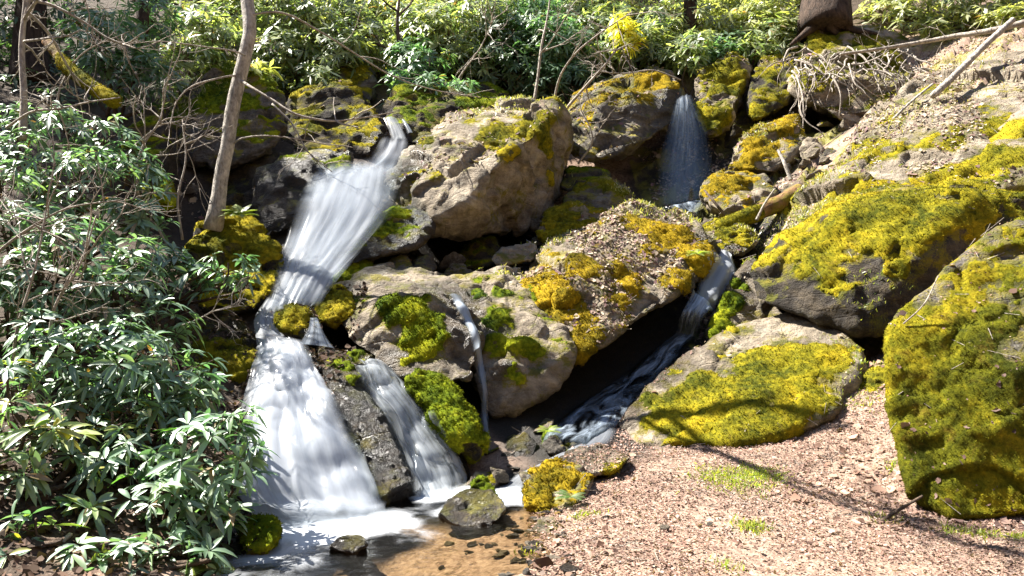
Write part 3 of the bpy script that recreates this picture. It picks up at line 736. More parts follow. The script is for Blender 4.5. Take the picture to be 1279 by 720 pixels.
rock('boulder', 'low sloping slab carpeted in golden moss at the foot of the overhanging boulder',
     [(780,530,7.5),(800,500,7.8),(860,450,8.4),(940,403,9.0),(985,396,9.0),(1042,415,8.5),(1070,436,8.2),(1062,470,7.75),(1042,512,7.3),(1000,532,7.1),(930,550,6.95),(850,556,6.95),(800,547,7.15),(930,470,7.85),(1000,470,7.75)],
     .9, vox=.03, moss=MOSSY, blobs=[(860,490,50,1.1),(900,470,55,1.),(960,440,50,1.1),(1020,430,40,1.),(940,520,45,1.),(880,530,40,.9),(1000,480,40,.7),(990,520,30,.5),(1045,440,22,.7),(820,520,22,.5)], mthick=.022, fuzz=3000, seed=42, rough=.045, facet=.3, chip=.02, chips=3, smooth=1, extra=[(800,578,7.1),(930,592,6.95),(1060,505,7.75),(1085,475,8.1)])
rock('boulder', 'pale tilted slab with a green moss strip along the right bank of the lower cascade',
     [(880,442,8.7),(890,390,9.1),(912,352,9.7),(938,324,9.9),(955,350,9.6),(995,388,9.2),(962,408,9.0),(905,438,8.7)], .7, vox=.03, moss=MOSSG, blobs=[(912,375,16,1.),(900,400,16,1.),(925,350,14,.9),(893,420,10,.6)], mthick=.02, seed=43, rough=.03)
rock('boulder', 'tall olive moss covered boulder at the right picture edge, standing on leaf litter',
     [(1112,432,6.0),(1122,395,6.1),(1180,345,6.25),(1240,300,6.35),(1279,285,6.4),(1340,265,6.4),(1420,290,6.1),(1450,500,5.7),(1400,655,5.2),(1279,648,5.25),(1240,640,5.35),(1155,652,5.45),(1148,622,5.55),(1114,500,5.85),(1110,460,5.9),(1180,420,5.85),(1262,480,5.5)],
     .9, shrink=.8, vox=.022, mat=ROCKG, moss=MOSSL, mbias=.46, up=.1, blobs=[(1180,470,90,.6),(1240,560,90,.7),(1180,600,60,.8),(1250,360,45,.5),(1200,395,40,.5),(1150,520,40,.5)], mthick=.012, fuzz=6500, flen=.012, seed=44, rough=.035, chips=5, chip=.03, facet=.3)
rock('stone', 'small golden mossy stone tucked against the left foot of the tall olive boulder',
     [(1062,507,7.55),(1068,485,7.7),(1090,460,7.85),(1112,460,7.8),(1112,487,7.5),(1085,514,7.4)], .35, vox=.02, up=.8, mbias=.4, moss=MOSSY, seed=45, cat='stone')
rock('boulder', 'small boulder with a tuft of ochre and green moss where the path meets the pool',
     [(654,622,5.9),(660,594,6.2),(688,578,6.3),(720,580,6.3),(740,600,6.0),(725,632,5.75),(688,650,5.6),(660,645,5.65)], .4, vox=.018, mat=ROCK, up=.7, moss=MOSSO, blobs=[(675,595,24,1.),(668,620,22,1.),(700,590,20,.8)], mthick=.03, flen=.02, fuzz=4200, seed=46)
rock('stone', 'pale flat slab with a green mossy edge beside the stream mouth',
     [(688,588,6.3),(708,563,6.65),(750,556,6.75),(792,575,6.45),(787,588,6.25),(730,596,6.2)], .35, vox=.02, moss=MOSSL, blobs=[(770,580,18,.9),(700,580,16,.9)], seed=47, cat='stone', mthick=.012, rough=.02)
rock('stone', 'brown wet stone at the foot of the thin trickle by the stream mouth',
     [(622,577,7.0),(634,546,7.25),(655,539,7.25),(674,556,7.1),(666,580,6.9)], .35, vox=.02, mat=ROCKW, seed=48, cat='stone')
rock('stone', 'upright stone with a green moss cap beside the brown wet stone',
     [(674,575,7.0),(676,547,7.2),(688,534,7.3),(699,550,7.15),(696,575,6.95)], .3, vox=.018, mat=ROCKW, up=.9, moss=MOSSG, blobs=[(687,543,14,1.)], seed=49, cat='stone')
rock('stone', 'pale block of stone half buried in leaves at the centre of the path',
     [(846,608,6.3),(852,591,6.45),(878,587,6.5),(899,600,6.4),(882,614,6.2),(855,616,6.2)], .3, vox=.018, seed=50, cat='stone')
rock('stone', 'flat pale stone at the water edge below the tufted boulder',
     [(664,668,5.25),(672,650,5.45),(695,645,5.5),(705,660,5.3),(690,682,5.05),(668,682,5.05)], .3, vox=.018, seed=51, cat='stone', rough=.02)
rock('stone', 'long low pink stone lying in the litter beside the pool',
     [(680,705,4.75),(695,688,4.95),(730,672,5.1),(748,680,5.0),(735,700,4.75),(700,712,4.65)], .3, vox=.018, seed=52, cat='stone', rough=.02)
rock('stone', 'low pale slab almost buried in litter left of the central block',
     [(745,608,6.15),(760,598,6.3),(835,595,6.3),(842,604,6.2),(800,612,6.05)], .3, vox=.02, seed=53, cat='stone', rough=.02)
rock('boulder', 'pale lichen rock on the far upper right crest of the slope',
     [(1215,140,11.9),(1235,95,12.4),(1279,70,12.5),(1330,80,12.2),(1330,140,11.6),(1250,150,11.6)], .7, vox=.04, moss=MOSSL, up=.3, seed=54)
rock('boulder', 'mossy hump under shrubs above the slanting grey boulder',
     [(540,118,14.0),(560,104,14.3),(610,106,14.3),(640,120,14.0),(620,135,13.7),(560,135,13.7)], .6, vox=.05, mat=ROCKD, up=1, moss=MOSSG, seed=55)
rock('boulder', 'brown boulder in shade behind the topmost spout, hung with leaves',
     [(378,120,13.6),(395,92,13.9),(440,80,14.0),(470,95,13.9),(470,125,13.5),(420,140,13.3)], .8, vox=.05, mat=ROCKG, up=.6, moss=MOSSY, blobs=[(447,88,14,1.)], seed=56)
rock('boulder', 'mossy rock by the shaded left bank below the mossy leaning log',
     [(150,170,10.2),(175,140,10.5),(205,135,10.5),(222,190,10.0),(228,250,9.5),(200,270,9.3),(160,230,9.7)], .7, vox=.045, mat=ROCKD, up=.8, mbias=.1, moss=MOSSG, blobs=[(215,235,24,.8)], seed=57)

rock('rock_slab', 'great tilted slab of rock running up the right bank, streaked with moss and dead leaves',
     [(952,322,10.0),(1000,250,10.75),(1085,152,12.1),(1150,97,12.8),(1200,86,12.65),(1300,60,12.2),(1420,80,11.4),(1420,235,9.5),(1279,244,9.4),(1110,246,9.9),(1030,275,9.85)],
     1.0, vox=.04, moss=MOSSY, up=.35, mbias=-.22, blobs=slope_blobs, mthick=.014, seed=69, rough=.03, facet=.45, chips=6, chip=.02, cat='rock slab', grow_=1.0)
# low outcrops half buried in the slope
for i, (lb, pts) in enumerate([
   ('long low ledge of pale rock breaking out of the slope below the leaning stem', [(1050,222,11.1),(1085,190,11.35),(1150,150,11.6),(1190,128,11.7),(1185,150,11.3),(1110,205,11.0),(1060,235,10.9)]),
   ('low mossy ledge at the right picture edge on the upper slope', [(1200,200,10.7),(1235,170,10.9),(1290,135,11.1),(1330,130,11),(1320,180,10.5),(1240,215,10.4)]),
   ('rough block of rock near the crest under the fallen branch', [(1130,130,12.5),(1150,95,12.9),(1185,85,12.9),(1200,105,12.5),(1170,130,12.2)])]):
    rock('outcrop', lb, pts, .6, vox=.035, moss=MOSSY if i != 1 else MOSSL, up=.35, seed=70 + i, rough=.06, cat='rock', mat=ROCK)
# loose angular stones lodged in the gaps
apro = []
for k in range(5):
    rr = np.random.default_rng(800 + k)
    V, Fc = remesh(rr.uniform(-1, 1, (9, 3)) * [1, .8, .6], .07); V = lap(V, Fc, 1)
    V += vnormals(V, Fc) * (.10 * fbm(V, 1.6, 4, k) + .05 * fbm(V, 5, 3, k, ridged=True))[:, None]
    Nn = vnormals(V, Fc); w = -.75 + .8 * fbm(V, 2, 4, 80 + k) + .75 * sstep(.3, .9, Nn[:, 2])
    o = mk('stone', V, Fc, [ROCK, ROCKG, ROCK, ROCKD, ROCK][k], attrs={'moss': np.clip(w + .5, 0, 1), 'wet': np.zeros(len(V))})
    moss_layer('moss', V, Fc, Nn, w, [MOSSY, MOSSG, MOSSY, MOSSG, MOSSL][k], o, np.zeros(3), .06, 250, .07, k)
    apro.append(o)
gaps = [('loose angular stone lodged in the gap between the leaf strewn boulder and the rocks behind', 'stones behind the leaf strewn boulder', 9, (655,800,290,250,10.9)),
        ('loose mossy stone in the jumble between the far right fall and the slope', 'stones in the jumble by the slope', 26, (905,1040,285,190,11.6)),
        ('loose stone on the bank below the far right fall', 'stones below the far right fall', 8, (860,930,300,255,11.1)),
        ('loose stone beside the mouth of the right stream', 'stones at the stream mouth', 10, (610,720,600,540,6.9)),
        ('loose stone along the top edge of the broad mossy boulder', 'stones along the dark recess', 8, (470,660,345,322,9.8)),
        ('loose stone on the shaded shelf left of the upper cascade', 'stones left of the upper cascade', 10, (235,360,330,230,10.2)),
        ('loose stone under the roots of the undercut bank', 'stones under the bank', 10, (900,1100,190,130,13.3))]
kk = 0
for gi, (lb, gr, n, (x0, x1, y0, y1, d)) in enumerate(gaps):
    rr = np.random.default_rng(900 + gi)
    for q in range(n):
        o = apro[kk] if kk < 5 else apro[kk % 5].copy()
        if kk >= 5:
            col.objects.link(o)
            for ch in apro[kk % 5].children:
                c2 = ch.copy(); col.objects.link(c2); c2.parent = o
        t = rr.random(); p = P(x0 + (x1 - x0) * rr.random(), y0 + (y1 - y0) * t, d + (t - .5) * 1.2); z = float(terr([p[:2]])[0])
        s_ = rr.uniform(.07, .22); o.scale = (s_ * 1.2, s_, s_); o.rotation_euler = (rr.uniform(-.4, .4), rr.uniform(-.4, .4), rr.uniform(0, 6.3))
        o.location = (p[0], p[1], max(z + s_ * .2, min(p[2] - s_ * .4, z + .5)))
        tag(o, lb, 'stone', gr); kk += 1

# small stones of the pool margin: a few shapes, copied
protos = []
for k in range(4):
    rr = np.random.default_rng(300 + k)
    pts = nrm(rr.normal(0, 1, (14, 3))) * np.array([1, .75, .5])
    V, Fc = remesh(pts, .11); V = lap(V, Fc, 1)
    V += vnormals(V, Fc) * (.08 * fbm(V, 2.2, 3, k))[:, None]
    o = mk('pebble', V, Fc, [ROCK, ROCKW, ROCKG, ROCK][k]); o.scale = (.04,) * 3
    o.data.attributes.new('moss', 'FLOAT', 'POINT'); protos.append(o)
pebs = []
rr = np.random.default_rng(9)
for k in range(110):
    if k < 46: x, y = rr.uniform(-.45, .35), rr.uniform(4.3, 5.6)
    elif k >= 70: t_ = rr.random(); x, y = .0 + .35 * t_ + rr.normal(0, .07), 4.35 + 2.1 * t_
    elif k < 58: x, y = rr.uniform(-.1, .6), rr.uniform(5.6, 6.9)
    else: x, y = rr.uniform(.3, 3), rr.uniform(4.6, 6.6)
    o = protos[k % 4] if k < 4 else protos[k % 4].copy()
    if k >= 4: col.objects.link(o)
    s = rr.uniform(.015, .05) * (1.35 if k % 9 == 0 else 1)
    o.scale = (s * rr.uniform(.8, 1.4), s, s * rr.uniform(.5, 1)); o.rotation_euler = (rr.uniform(-.3, .3), rr.uniform(-.3, .3), rr.uniform(0, 6.3))
    o.location = (x, y, float(terr([(x, y)])[0]) + s * .25)
    tag(o, 'small loose stone lying among leaves on the path side of the pool' if 58 <= k < 70 else 'small loose stone in the gravel margin of the pool',
        'stone', 'small stones on the path' if 58 <= k < 70 else 'small stones along the water edge')
# ================================================================== WATER
sv, sf = SOL.get()
FID = np.concatenate(SOLID)
BVH = BVHTree.FromPolygons([Vector(v) for v in sv], [tuple(f) for f in sf])

def drape(V, off, reach=.7, it=2, Fc=None):
    """lay a sheet of water on the rock beneath it"""
    out = V.copy()
    for i, v in enumerate(V):
        dr = nrm(v - CAM) * .75 + np.array([0, 0, -.35]); dr = nrm(dr)
        a = v - dr * reach
        h = BVH.ray_cast(Vector(a), Vector(dr), reach * 1.7)
        if h[0] is not None:
            out[i] = np.array(h[0]) - dr * off
    return out

def ribbon(name, Lp, Rp, mat, nu=26, nv=60, off=.03, dr=True, foam=None, lay=1, seed=0, edge=.25, endfade=(.0, .05), amp=.02):
    G = []; 
    for k in range(lay):
        L = resample(PS(Lp), nv); Rr = resample(PS(Rp), nv)
        u = np.linspace(0, 1, nu)[None, :, None]
        V = (L[:, None] * (1 - u) + Rr[:, None] * u).reshape(-1, 3)
        i = np.arange(nv - 1)[:, None] * nu; j = np.arange(nu - 1)[None]
        Fc = np.stack([i + j, i + j + 1, i + nu + j + 1, i + nu + j], -1).reshape(-1, 4)
        if dr: V = drape(V, off + .035 * k)
        V = lap(V, Fc, 6, .5)
        uu = np.tile(np.linspace(0, 1, nu), nv); vv = np.repeat(np.linspace(0, 1, nv), nu)
        ln = np.linalg.norm(np.diff(L, axis=0), axis=1).sum(); wd = np.linalg.norm(L - Rr, axis=1).mean()
        Nn = vnormals(V, Fc); s = np.sign(((CAM - V) * Nn).sum(1).mean()); 
        if s < 0: Fc = Fc[:, ::-1]; Nn = -Nn
        q = np.c_[uu * wd * 14, vv * ln * 1.3, np.full(len(uu), k * 9.1 + seed)]
        bul = np.sin(np.pi * uu)
        V = V + Nn * (amp * fbm(q, 1, 3, seed + k) + .03 * bul + .03 * k)[:, None]
        ed = sstep(0, edge, uu + .20 * fbm(q * [0, 1.2, 1], 1, 4, 5)) * sstep(0, edge, 1 - uu + .20 * fbm(q * [0, 1.2, 1] + 40, 1, 4, 6))
        ed *= sstep(0, max(endfade[0], 1e-4), vv) * sstep(0, max(endfade[1], 1e-4), 1 - vv)
        ed[(uu == 0) | (uu == 1)] = 0
        fo = np.interp(vv, *foam) if foam else np.zeros(len(uu))
        fo = fo - .06 * k
        G.append((V, Fc, ed, fo, np.c_[uu * wd / 1.0 + k * 3.7, vv * ln]))
    n = 0; Vs, Fs = [], []
    for g in G: Vs.append(g[0]); Fs.append(g[1] + n); n += len(g[0])
    o = mk(name, np.concatenate(Vs), np.concatenate(Fs), mat, None, attrs={'edge': np.concatenate([g[2] for g in G]), 'foam': np.concatenate([g[3] for g in G])}, uv=np.concatenate([g[4] for g in G]))
    tag(o, kind='structure'); return o

ribbon('waterfall_spout', [(477,147,11.8),(481,158,11.6),(484,168,11.4),(486,178,11.2)], [(496,146,11.8),(503,158,11.6),(508,168,11.4),(512,178,11.2)], FALLM, 12, 24, dr=False, foam=([0, 1], [.1, .16]), seed=1, edge=.35, endfade=(0, .15))
ribbon('waterfall_spout', [(500,150,11.7),(505,160,11.5),(508,170,11.3)], [(506,149,11.7),(514,160,11.5),(519,168,11.3)], FALLT, 8, 20, dr=False, foam=([0, 1], [.1, .05]), seed=2)
ribbon('waterfall', [(474,172,11.15),(464,190,10.8),(446,205,10.45),(425,216,10.2)], [(512,170,11.2),(512,190,10.85),(506,208,10.5),(494,222,10.25)], FALLW, 18, 30, dr=False, foam=([0, .5, 1], [.02, .12, .02]), seed=21, edge=.4, endfade=(.2, .3), amp=.05)
ribbon('waterfall', [(398,208,10.25),(378,235,9.75),(366,262,9.3),(355,300,8.9),(346,335,8.5),(334,368,8.15),(326,395,7.85)],
       [(504,198,10.5),(506,222,10.1),(500,252,9.75),(476,290,9.25),(446,325,8.75),(424,350,8.4),(398,386,8.1)], FALLW, 40, 80, dr=False, foam=([0, .12, .3, .7, 1], [-.1, .05, .12, .06, .05]), lay=3, seed=3, edge=.28, endfade=(.16, .03), amp=.02)
ribbon('waterfall', [(334,370,8.05),(316,400,7.62),(318,428,7.22),(316,452,6.9)], [(352,376,7.95),(343,402,7.65),(366,428,7.3),(396,452,7.0)], FALLW, 26, 40, dr=False, foam=([0, 1], [.08, .1]), seed=4, edge=.2, endfade=(.12, .15))
ribbon('waterfall', [(386,396,7.75),(382,412,7.5),(368,432,7.3)], [(400,402,7.75),(408,420,7.5),(425,440,7.3)], FALLT, 12, 24, dr=False, foam=([0, 1], [.1, .1]), seed=5)
ribbon('waterfall', [(322,420,7.25),(316,468,6.7),(304,520,6.25),(292,570,5.85),(290,610,5.6),(325,672,5.3)],
       [(388,440,7.15),(402,475,6.75),(432,520,6.35),(456,560,6.1),(478,610,5.8),(486,660,5.55)], FALLW, 44, 90, off=.05, foam=([0, .15, .6, 1], [.12, .14, .18, .24]), lay=3, seed=6, edge=.2, amp=.03, endfade=(.06, .1))
ribbon('waterfall', [(440,456,7.3),(450,490,6.95),(480,540,6.65),(503,590,6.35),(515,640,6.0)],
       [(486,456,7.4),(516,490,7.05),(552,530,6.8),(583,580,6.55),(594,618,6.35)], FALLM, 36, 80, off=.03, foam=([0, .2, .6, 1], [.16, .10, .08, .2]), lay=2, seed=7, edge=.15)
ribbon('waterfall_trickle', [(556,378,8.5),(578,400,7.9),(589,430,7.6),(596,470,7.3),(598,520,7.2),(600,578,7.0)], [(576,376,8.5),(593,400,7.9),(603,430,7.6),(611,470,7.3),(612,520,7.2),(614,578,7.0)], FALLT, 12, 50, dr=True, foam=([0, .2, .7, 1], [.15, .28, .2, .1]), seed=8, edge=.3)
ribbon('waterfall', [(843,124,13.3),(836,148,13.0),(824,185,12.8),(818,225,12.6),(822,264,12.5)], [(862,118,13.5),(874,140,13.2),(886,165,13.0),(891,205,12.7),(886,252,12.5)], FALLT, 26, 50, dr=False, foam=([0, .15, .5, 1], [.12, .06, -.02, -.03]), lay=2, seed=9, edge=.4, amp=.03)
ribbon('stream', [(822,260,12.15),(835,268,11.9),(842,276,11.7)], [(884,248,12.15),(876,262,11.9),(870,272,11.7)], STREAM, 14, 16, seed=10, dr=False, foam=([0, 1], [.1, .0]))
ribbon('waterfall', [(894,312,10.3),(876,342,9.7),(864,372,9.3),(850,395,9.1)], [(927,322,10.2),(914,350,9.6),(892,385,9.1),(872,408,8.95)], FALLW, 24, 44, foam=([0, .4, 1], [.3, .22, .05]), seed=11, edge=.25, endfade=(.02, .3))
ribbon('stream', [(866,362,9.4),(850,390,9.1),(800,430,8.6),(740,480,8.0),(692,525,7.5),(672,560,7.1)], [(895,380,9.1),(872,405,8.95),(838,442,8.55),(795,490,8.0),(772,528,7.4),(745,560,7.0)], STREAM, 30, 90, off=.05, seed=12, foam=([0, .15, .4, 1], [.32, .16, .08, .10]), edge=.25)
ribbon('stream', [(728,532,7.3),(712,552,7.05),(668,578,6.75),(618,602,6.5),(590,630,6.15)], [(775,524,7.3),(762,548,7.0),(722,566,6.8),(692,586,6.5),(672,630,6.0)], FALLW, 26, 50, off=.04, foam=([0, .4, .75, 1], [.02, .08, .08, -.05]), seed=13, edge=.3, endfade=(.08, .35), amp=.01)

# pool surface
px_ = np.arange(-1.9, .75, .03); py_ = np.arange(3.9, 6.95, .03)
X, Y = np.meshgrid(px_, py_); V = np.c_[X.ravel(), Y.ravel(), np.zeros(X.size)]
V[:, 2] = .0 + .012 * fbm(V, 2.2, 3, 3)
fo = np.zeros(len(V))
for (a, r, k) in [((-1.6, 5.35), .55, 1.1), ((-1.25, 5.3), .5, 1.0), ((-.95, 5.45), .45, .95), ((-.55, 6.2), .35, .8), ((-.35, 6.35), .3, .7), ((-1.4, 4.85), .5, .55), ((-.8, 5.25), .45, .4),
                  ((.0, 6.2), .45, .7), ((-.45, 5.75), .4, .45), ((-1.5, 4.4), .5, .4)]:
    fo = np.maximum(fo, k * (1 - sstep(.2, 1.2, np.hypot(V[:, 0] - a[0], V[:, 1] - a[1]) / r)))
n_ = len(px_); ii = (np.arange(len(py_) - 1)[:, None] * n_ + np.arange(n_ - 1)[None]).ravel()
tag(mk('pool_water', V, np.stack([ii, ii + 1, ii + n_ + 1, ii + n_], 1), POOL, attrs={'foam': fo}), kind='structure')

# ================================================================== FOLIAGE
def leaf_mesh(C, A, rng, k=(6, 9), L=(.09, .16), wr=.26, cup=.35, droop=.35, th=(1.1, 1.75), pal=None, fine=True):
    """whorls of long leaves round each tip C with axis A"""
    cnt = rng.integers(k[0], k[1] + 1, len(C)); idx = np.repeat(np.arange(len(C)), cnt); n = len(idx)
    C = C[idx]; A = A[idx]
    ref = np.where(np.abs(A[:, 2:3]) < .9, [[0, 0, 1.]], [[1., 0, 0]])
    e1 = nrm(np.cross(A, ref)); e2 = np.cross(A, e1)
    ph = rng.uniform(0, 2 * math.pi, n)[:, None]; t = rng.uniform(th[0], th[1], n)[:, None]
    rad = np.cos(ph) * e1 + np.sin(ph) * e2
    D = nrm(rad * np.sin(t) + A * np.cos(t) + rng.normal(0, .12, (n, 3)))
    U = nrm(A - D * (A * D).sum(1, keepdims=True) + rng.normal(0, .15, (n, 3)))
    S = nrm(np.cross(D, U)); U = np.cross(S, D)
    Ln = (rng.uniform(L[0], L[1], n) * rng.uniform(.62, 1.15, cnt.size)[idx])[:, None]; W = Ln * wr * rng.uniform(.8, 1.2, (n, 1)) * .5
    dr = droop * rng.uniform(.3, 1.5, (n, 1))
    ts, ws = ((0, .22, .5, .8, 1), (.12, .72, 1, .7, .06)) if fine else ((0, .5, 1), (.2, 1, .12))
    rows = []
    for tt, w in zip(ts, ws):
        c = C + D * Ln * (tt + .08) - np.array([0, 0, 1.]) * Ln * dr * tt ** 2
        if fine: rows += [c + S * W * w + U * W * w * cup, c, c - S * W * w + U * W * w * cup]
        else: rows += [c + S * W * w, c - S * W * w]
    m = 3 if fine else 2
    V = np.stack(rows, 1).reshape(-1, 3); nv = len(rows)
    q = []
    for r in range(len(ts) - 1):
        for c in range(m - 1): q.append([r * m + c, r * m + c + 1, (r + 1) * m + c + 1, (r + 1) * m + c])
    Fc = (np.arange(n)[:, None, None] * nv + np.array(q)[None]).reshape(-1, 4)
    pal = np.array(pal) * (LEAFGAIN if fine else 2.1); pi = rng.choice(len(pal), n, p=None)
    cw = rng.choice(len(pal), int(cnt.size)); pi = np.where(rng.random(n) < .6, cw[idx], pi)
    c = pal[pi] * rng.uniform(.65, 1.3, (n, 1))
    c[rng.random(n) < .022] = (.30, .17, .06)
    return V, Fc, np.repeat(c, nv, 0)

LEAFGAIN = 1.75
PAL_L = [(.05, .11, .065), (.065, .13, .075), (.09, .155, .085), (.06, .115, .075), (.08, .14, .085), (.11, .17, .08), (.045, .095, .06)]
PAL_LY = PAL_L + [(.16, .19, .03), (.11, .16, .04), (.24, .22, .03)]
PAL_B = [(.09, .125, .06), (.13, .165, .07), (.17, .19, .075), (.10, .135, .08), (.20, .21, .075), (.06, .09, .055), (.16, .18, .12), (.19, .21, .14)]
PAL_Y = [(.19, .205, .07), (.23, .235, .08), (.14, .165, .06), (.27, .27, .11), (.11, .135, .06), (.25, .25, .15)]
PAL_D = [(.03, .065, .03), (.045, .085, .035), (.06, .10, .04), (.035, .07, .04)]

def shrub(name, label, lobes, base, pal, dens=1.0, L=(.09, .16), fine=True, mat=None, seed=0, group=None, cat='shrub', stem=STEM, flat=.75, th=(1.1, 1.75), droop=.35, wr=.26, k=(6, 9), twfrac=.7):
    rng = np.random.default_rng(seed)
    if fine: dens *= 1.45
    b = P(*base) if len(base) == 3 else None
    bz = float(terr([b[:2]])[0]); b = np.array([b[0], b[1], max(min(b[2], bz + .1), bz - .05)])
    CC, AA, G = [], [], Geo()
    for (px, py, d, r) in lobes:
        c = P(px, py, d); rw = r * d / F
        n = int(dens * 5.2 * (rw / L[1]) ** 2) + 4
        v = nrm(rng.normal(0, 1, (n, 3))); rr = rng.uniform(.25, 1, (n, 1)) ** .5
        lum = 1 + .35 * fbm(v * 1.7 + c, 1.1, 2, seed)[:, None]
        p = c + v * rr * rw * lum * np.array([1, .9, flat])
        keep = fbm(p, 1.6 / rw, 3, seed + 3) > -.42
        p, v = p[keep], v[keep]
        ax = nrm(v * .55 + np.array([0, -.12, .75]) + rng.normal(0, .22, p.shape))
        CC.append(p); AA.append(ax)
        mid = (b + c) / 2 + np.array([rng.normal(0, .15), rng.normal(0, .1), -.1 * np.linalg.norm(c - b)])
        hub = c - np.array([0, 0, rw * .35])
        r0 = .012 + .010 * rw / .4
        G.add(*tube([b + rng.normal(0, .06, 3) * [1, 1, 0], mid, hub, c + [0, 0, rw * .2]], r0 * 1.3, r0 * .45, 5, 12, .15, seed))
        sel = rng.random(len(p)) < twfrac; q = p[sel]
        h2 = hub + (c - hub) * rng.random((len(q), 1)) + (q - hub) * .12
        m2 = h2 * .45 + q * .55 + rng.normal(0, .03, q.shape) - [0, 0, .03]
        if len(q):
            G.add(*segs(h2, m2, .0055, .004)); G.add(*segs(m2, q, .004, .0025))
    C = np.concatenate(CC); A = np.concatenate(AA)
    if fine: pal = np.array(pal) * 1.3
    V, Fc, cc = leaf_mesh(C, A, rng, k=k, L=L, pal=pal, fine=fine, th=th, droop=droop, wr=wr)
    root = tag(empty(name, b), label, cat, group)
    mk('foliage', V, Fc, mat or LEAF, root, b, cols={'tint': cc})
    sv_, sf_ = G.get(); mk('stem', sv_, sf_, stem, root, b)
    return root

NL = (.10, .175)
g1 = 'broad leaved evergreens on the left bank'
shrub('rhododendron', 'dark glossy evergreen in front beside the white left fall, sprays reaching over the pool', [(250,560,5.0,70),(205,625,4.8,60),(290,600,4.95,42),(170,560,5.1,55),(300,530,5.3,32),(270,650,4.8,40),(310,565,5.1,24)], (210,700,4.9), PAL_L + [(.05,.12,.03)], 1.0, NL, seed=1, group=g1)
shrub('rhododendron', 'low sprig of drooping leaves at the bottom edge left of the pool', [(170,690,4.35,36),(215,680,4.5,36),(255,700,4.5,26),(140,720,4.3,20)], (190,720,4.5), PAL_L, .8, NL, seed=2, group=g1)
shrub('rhododendron', 'evergreen with yellowing lower leaves at the far left edge over dark litter', [(30,535,4.8,52),(85,545,5.0,50),(140,525,5.2,45),(20,590,4.6,36),(10,480,5,45),(110,590,4.9,22)], (40,640,4.8), PAL_LY, .9, NL, seed=3, group=g1)
shrub('rhododendron', 'dense evergreen in the middle of the left bank, between the dark ledge and left edge', [(150,450,5.6,72),(75,440,5.5,72),(215,470,5.7,52),(235,520,5.6,45),(190,500,5.5,55),(110,490,5.5,45),(255,480,5.9,30)], (140,560,6.0), PAL_L, 1.05, NL, seed=4, group=g1)
shrub('rhododendron', 'silvery green evergreen high on the left edge, above the dense middle one', [(55,345,6.4,76),(140,365,6.6,62),(15,290,6.6,60),(195,405,6.5,44),(90,300,6.7,52),(0,235,6.9,48),(-15,340,6.3,46),(10,400,6.2,50),(165,320,6.9,42)], (90,430,6.9), PAL_L, 1.0, NL, seed=5, group=g1)
shrub('rhododendron', 'twiggy evergreen below the mossy leaning log, bare branches showing through its leaves', [(100,225,7.8,64),(20,150,8.3,42),(85,160,8.5,40),(160,205,8.4,36),(35,205,7.8,56),(165,270,7.9,48),(130,175,8.6,40),(195,320,7.8,36),(60,270,7.6,50),(190,230,8.4,26)], (110,320,8.2), PAL_L, 1.1, NL, seed=6, group=g1)
shrub('rhododendron', 'small leafy branch drooping over the moss capped boulder by the slim tree', [(250,345,7.6,32),(285,335,7.6,30),(220,330,7.7,26),(310,345,7.7,18)], (215,380,7.9), PAL_L, .9, NL, seed=7, group=g1)
shrub('rhododendron', 'small sprig low in the bottom left corner over dark soil', [(45,655,4.35,34),(95,635,4.6,30),(10,690,4.2,30),(110,690,4.3,22)], (50,715,4.4), PAL_LY, .7, NL, seed=8, group=g1)
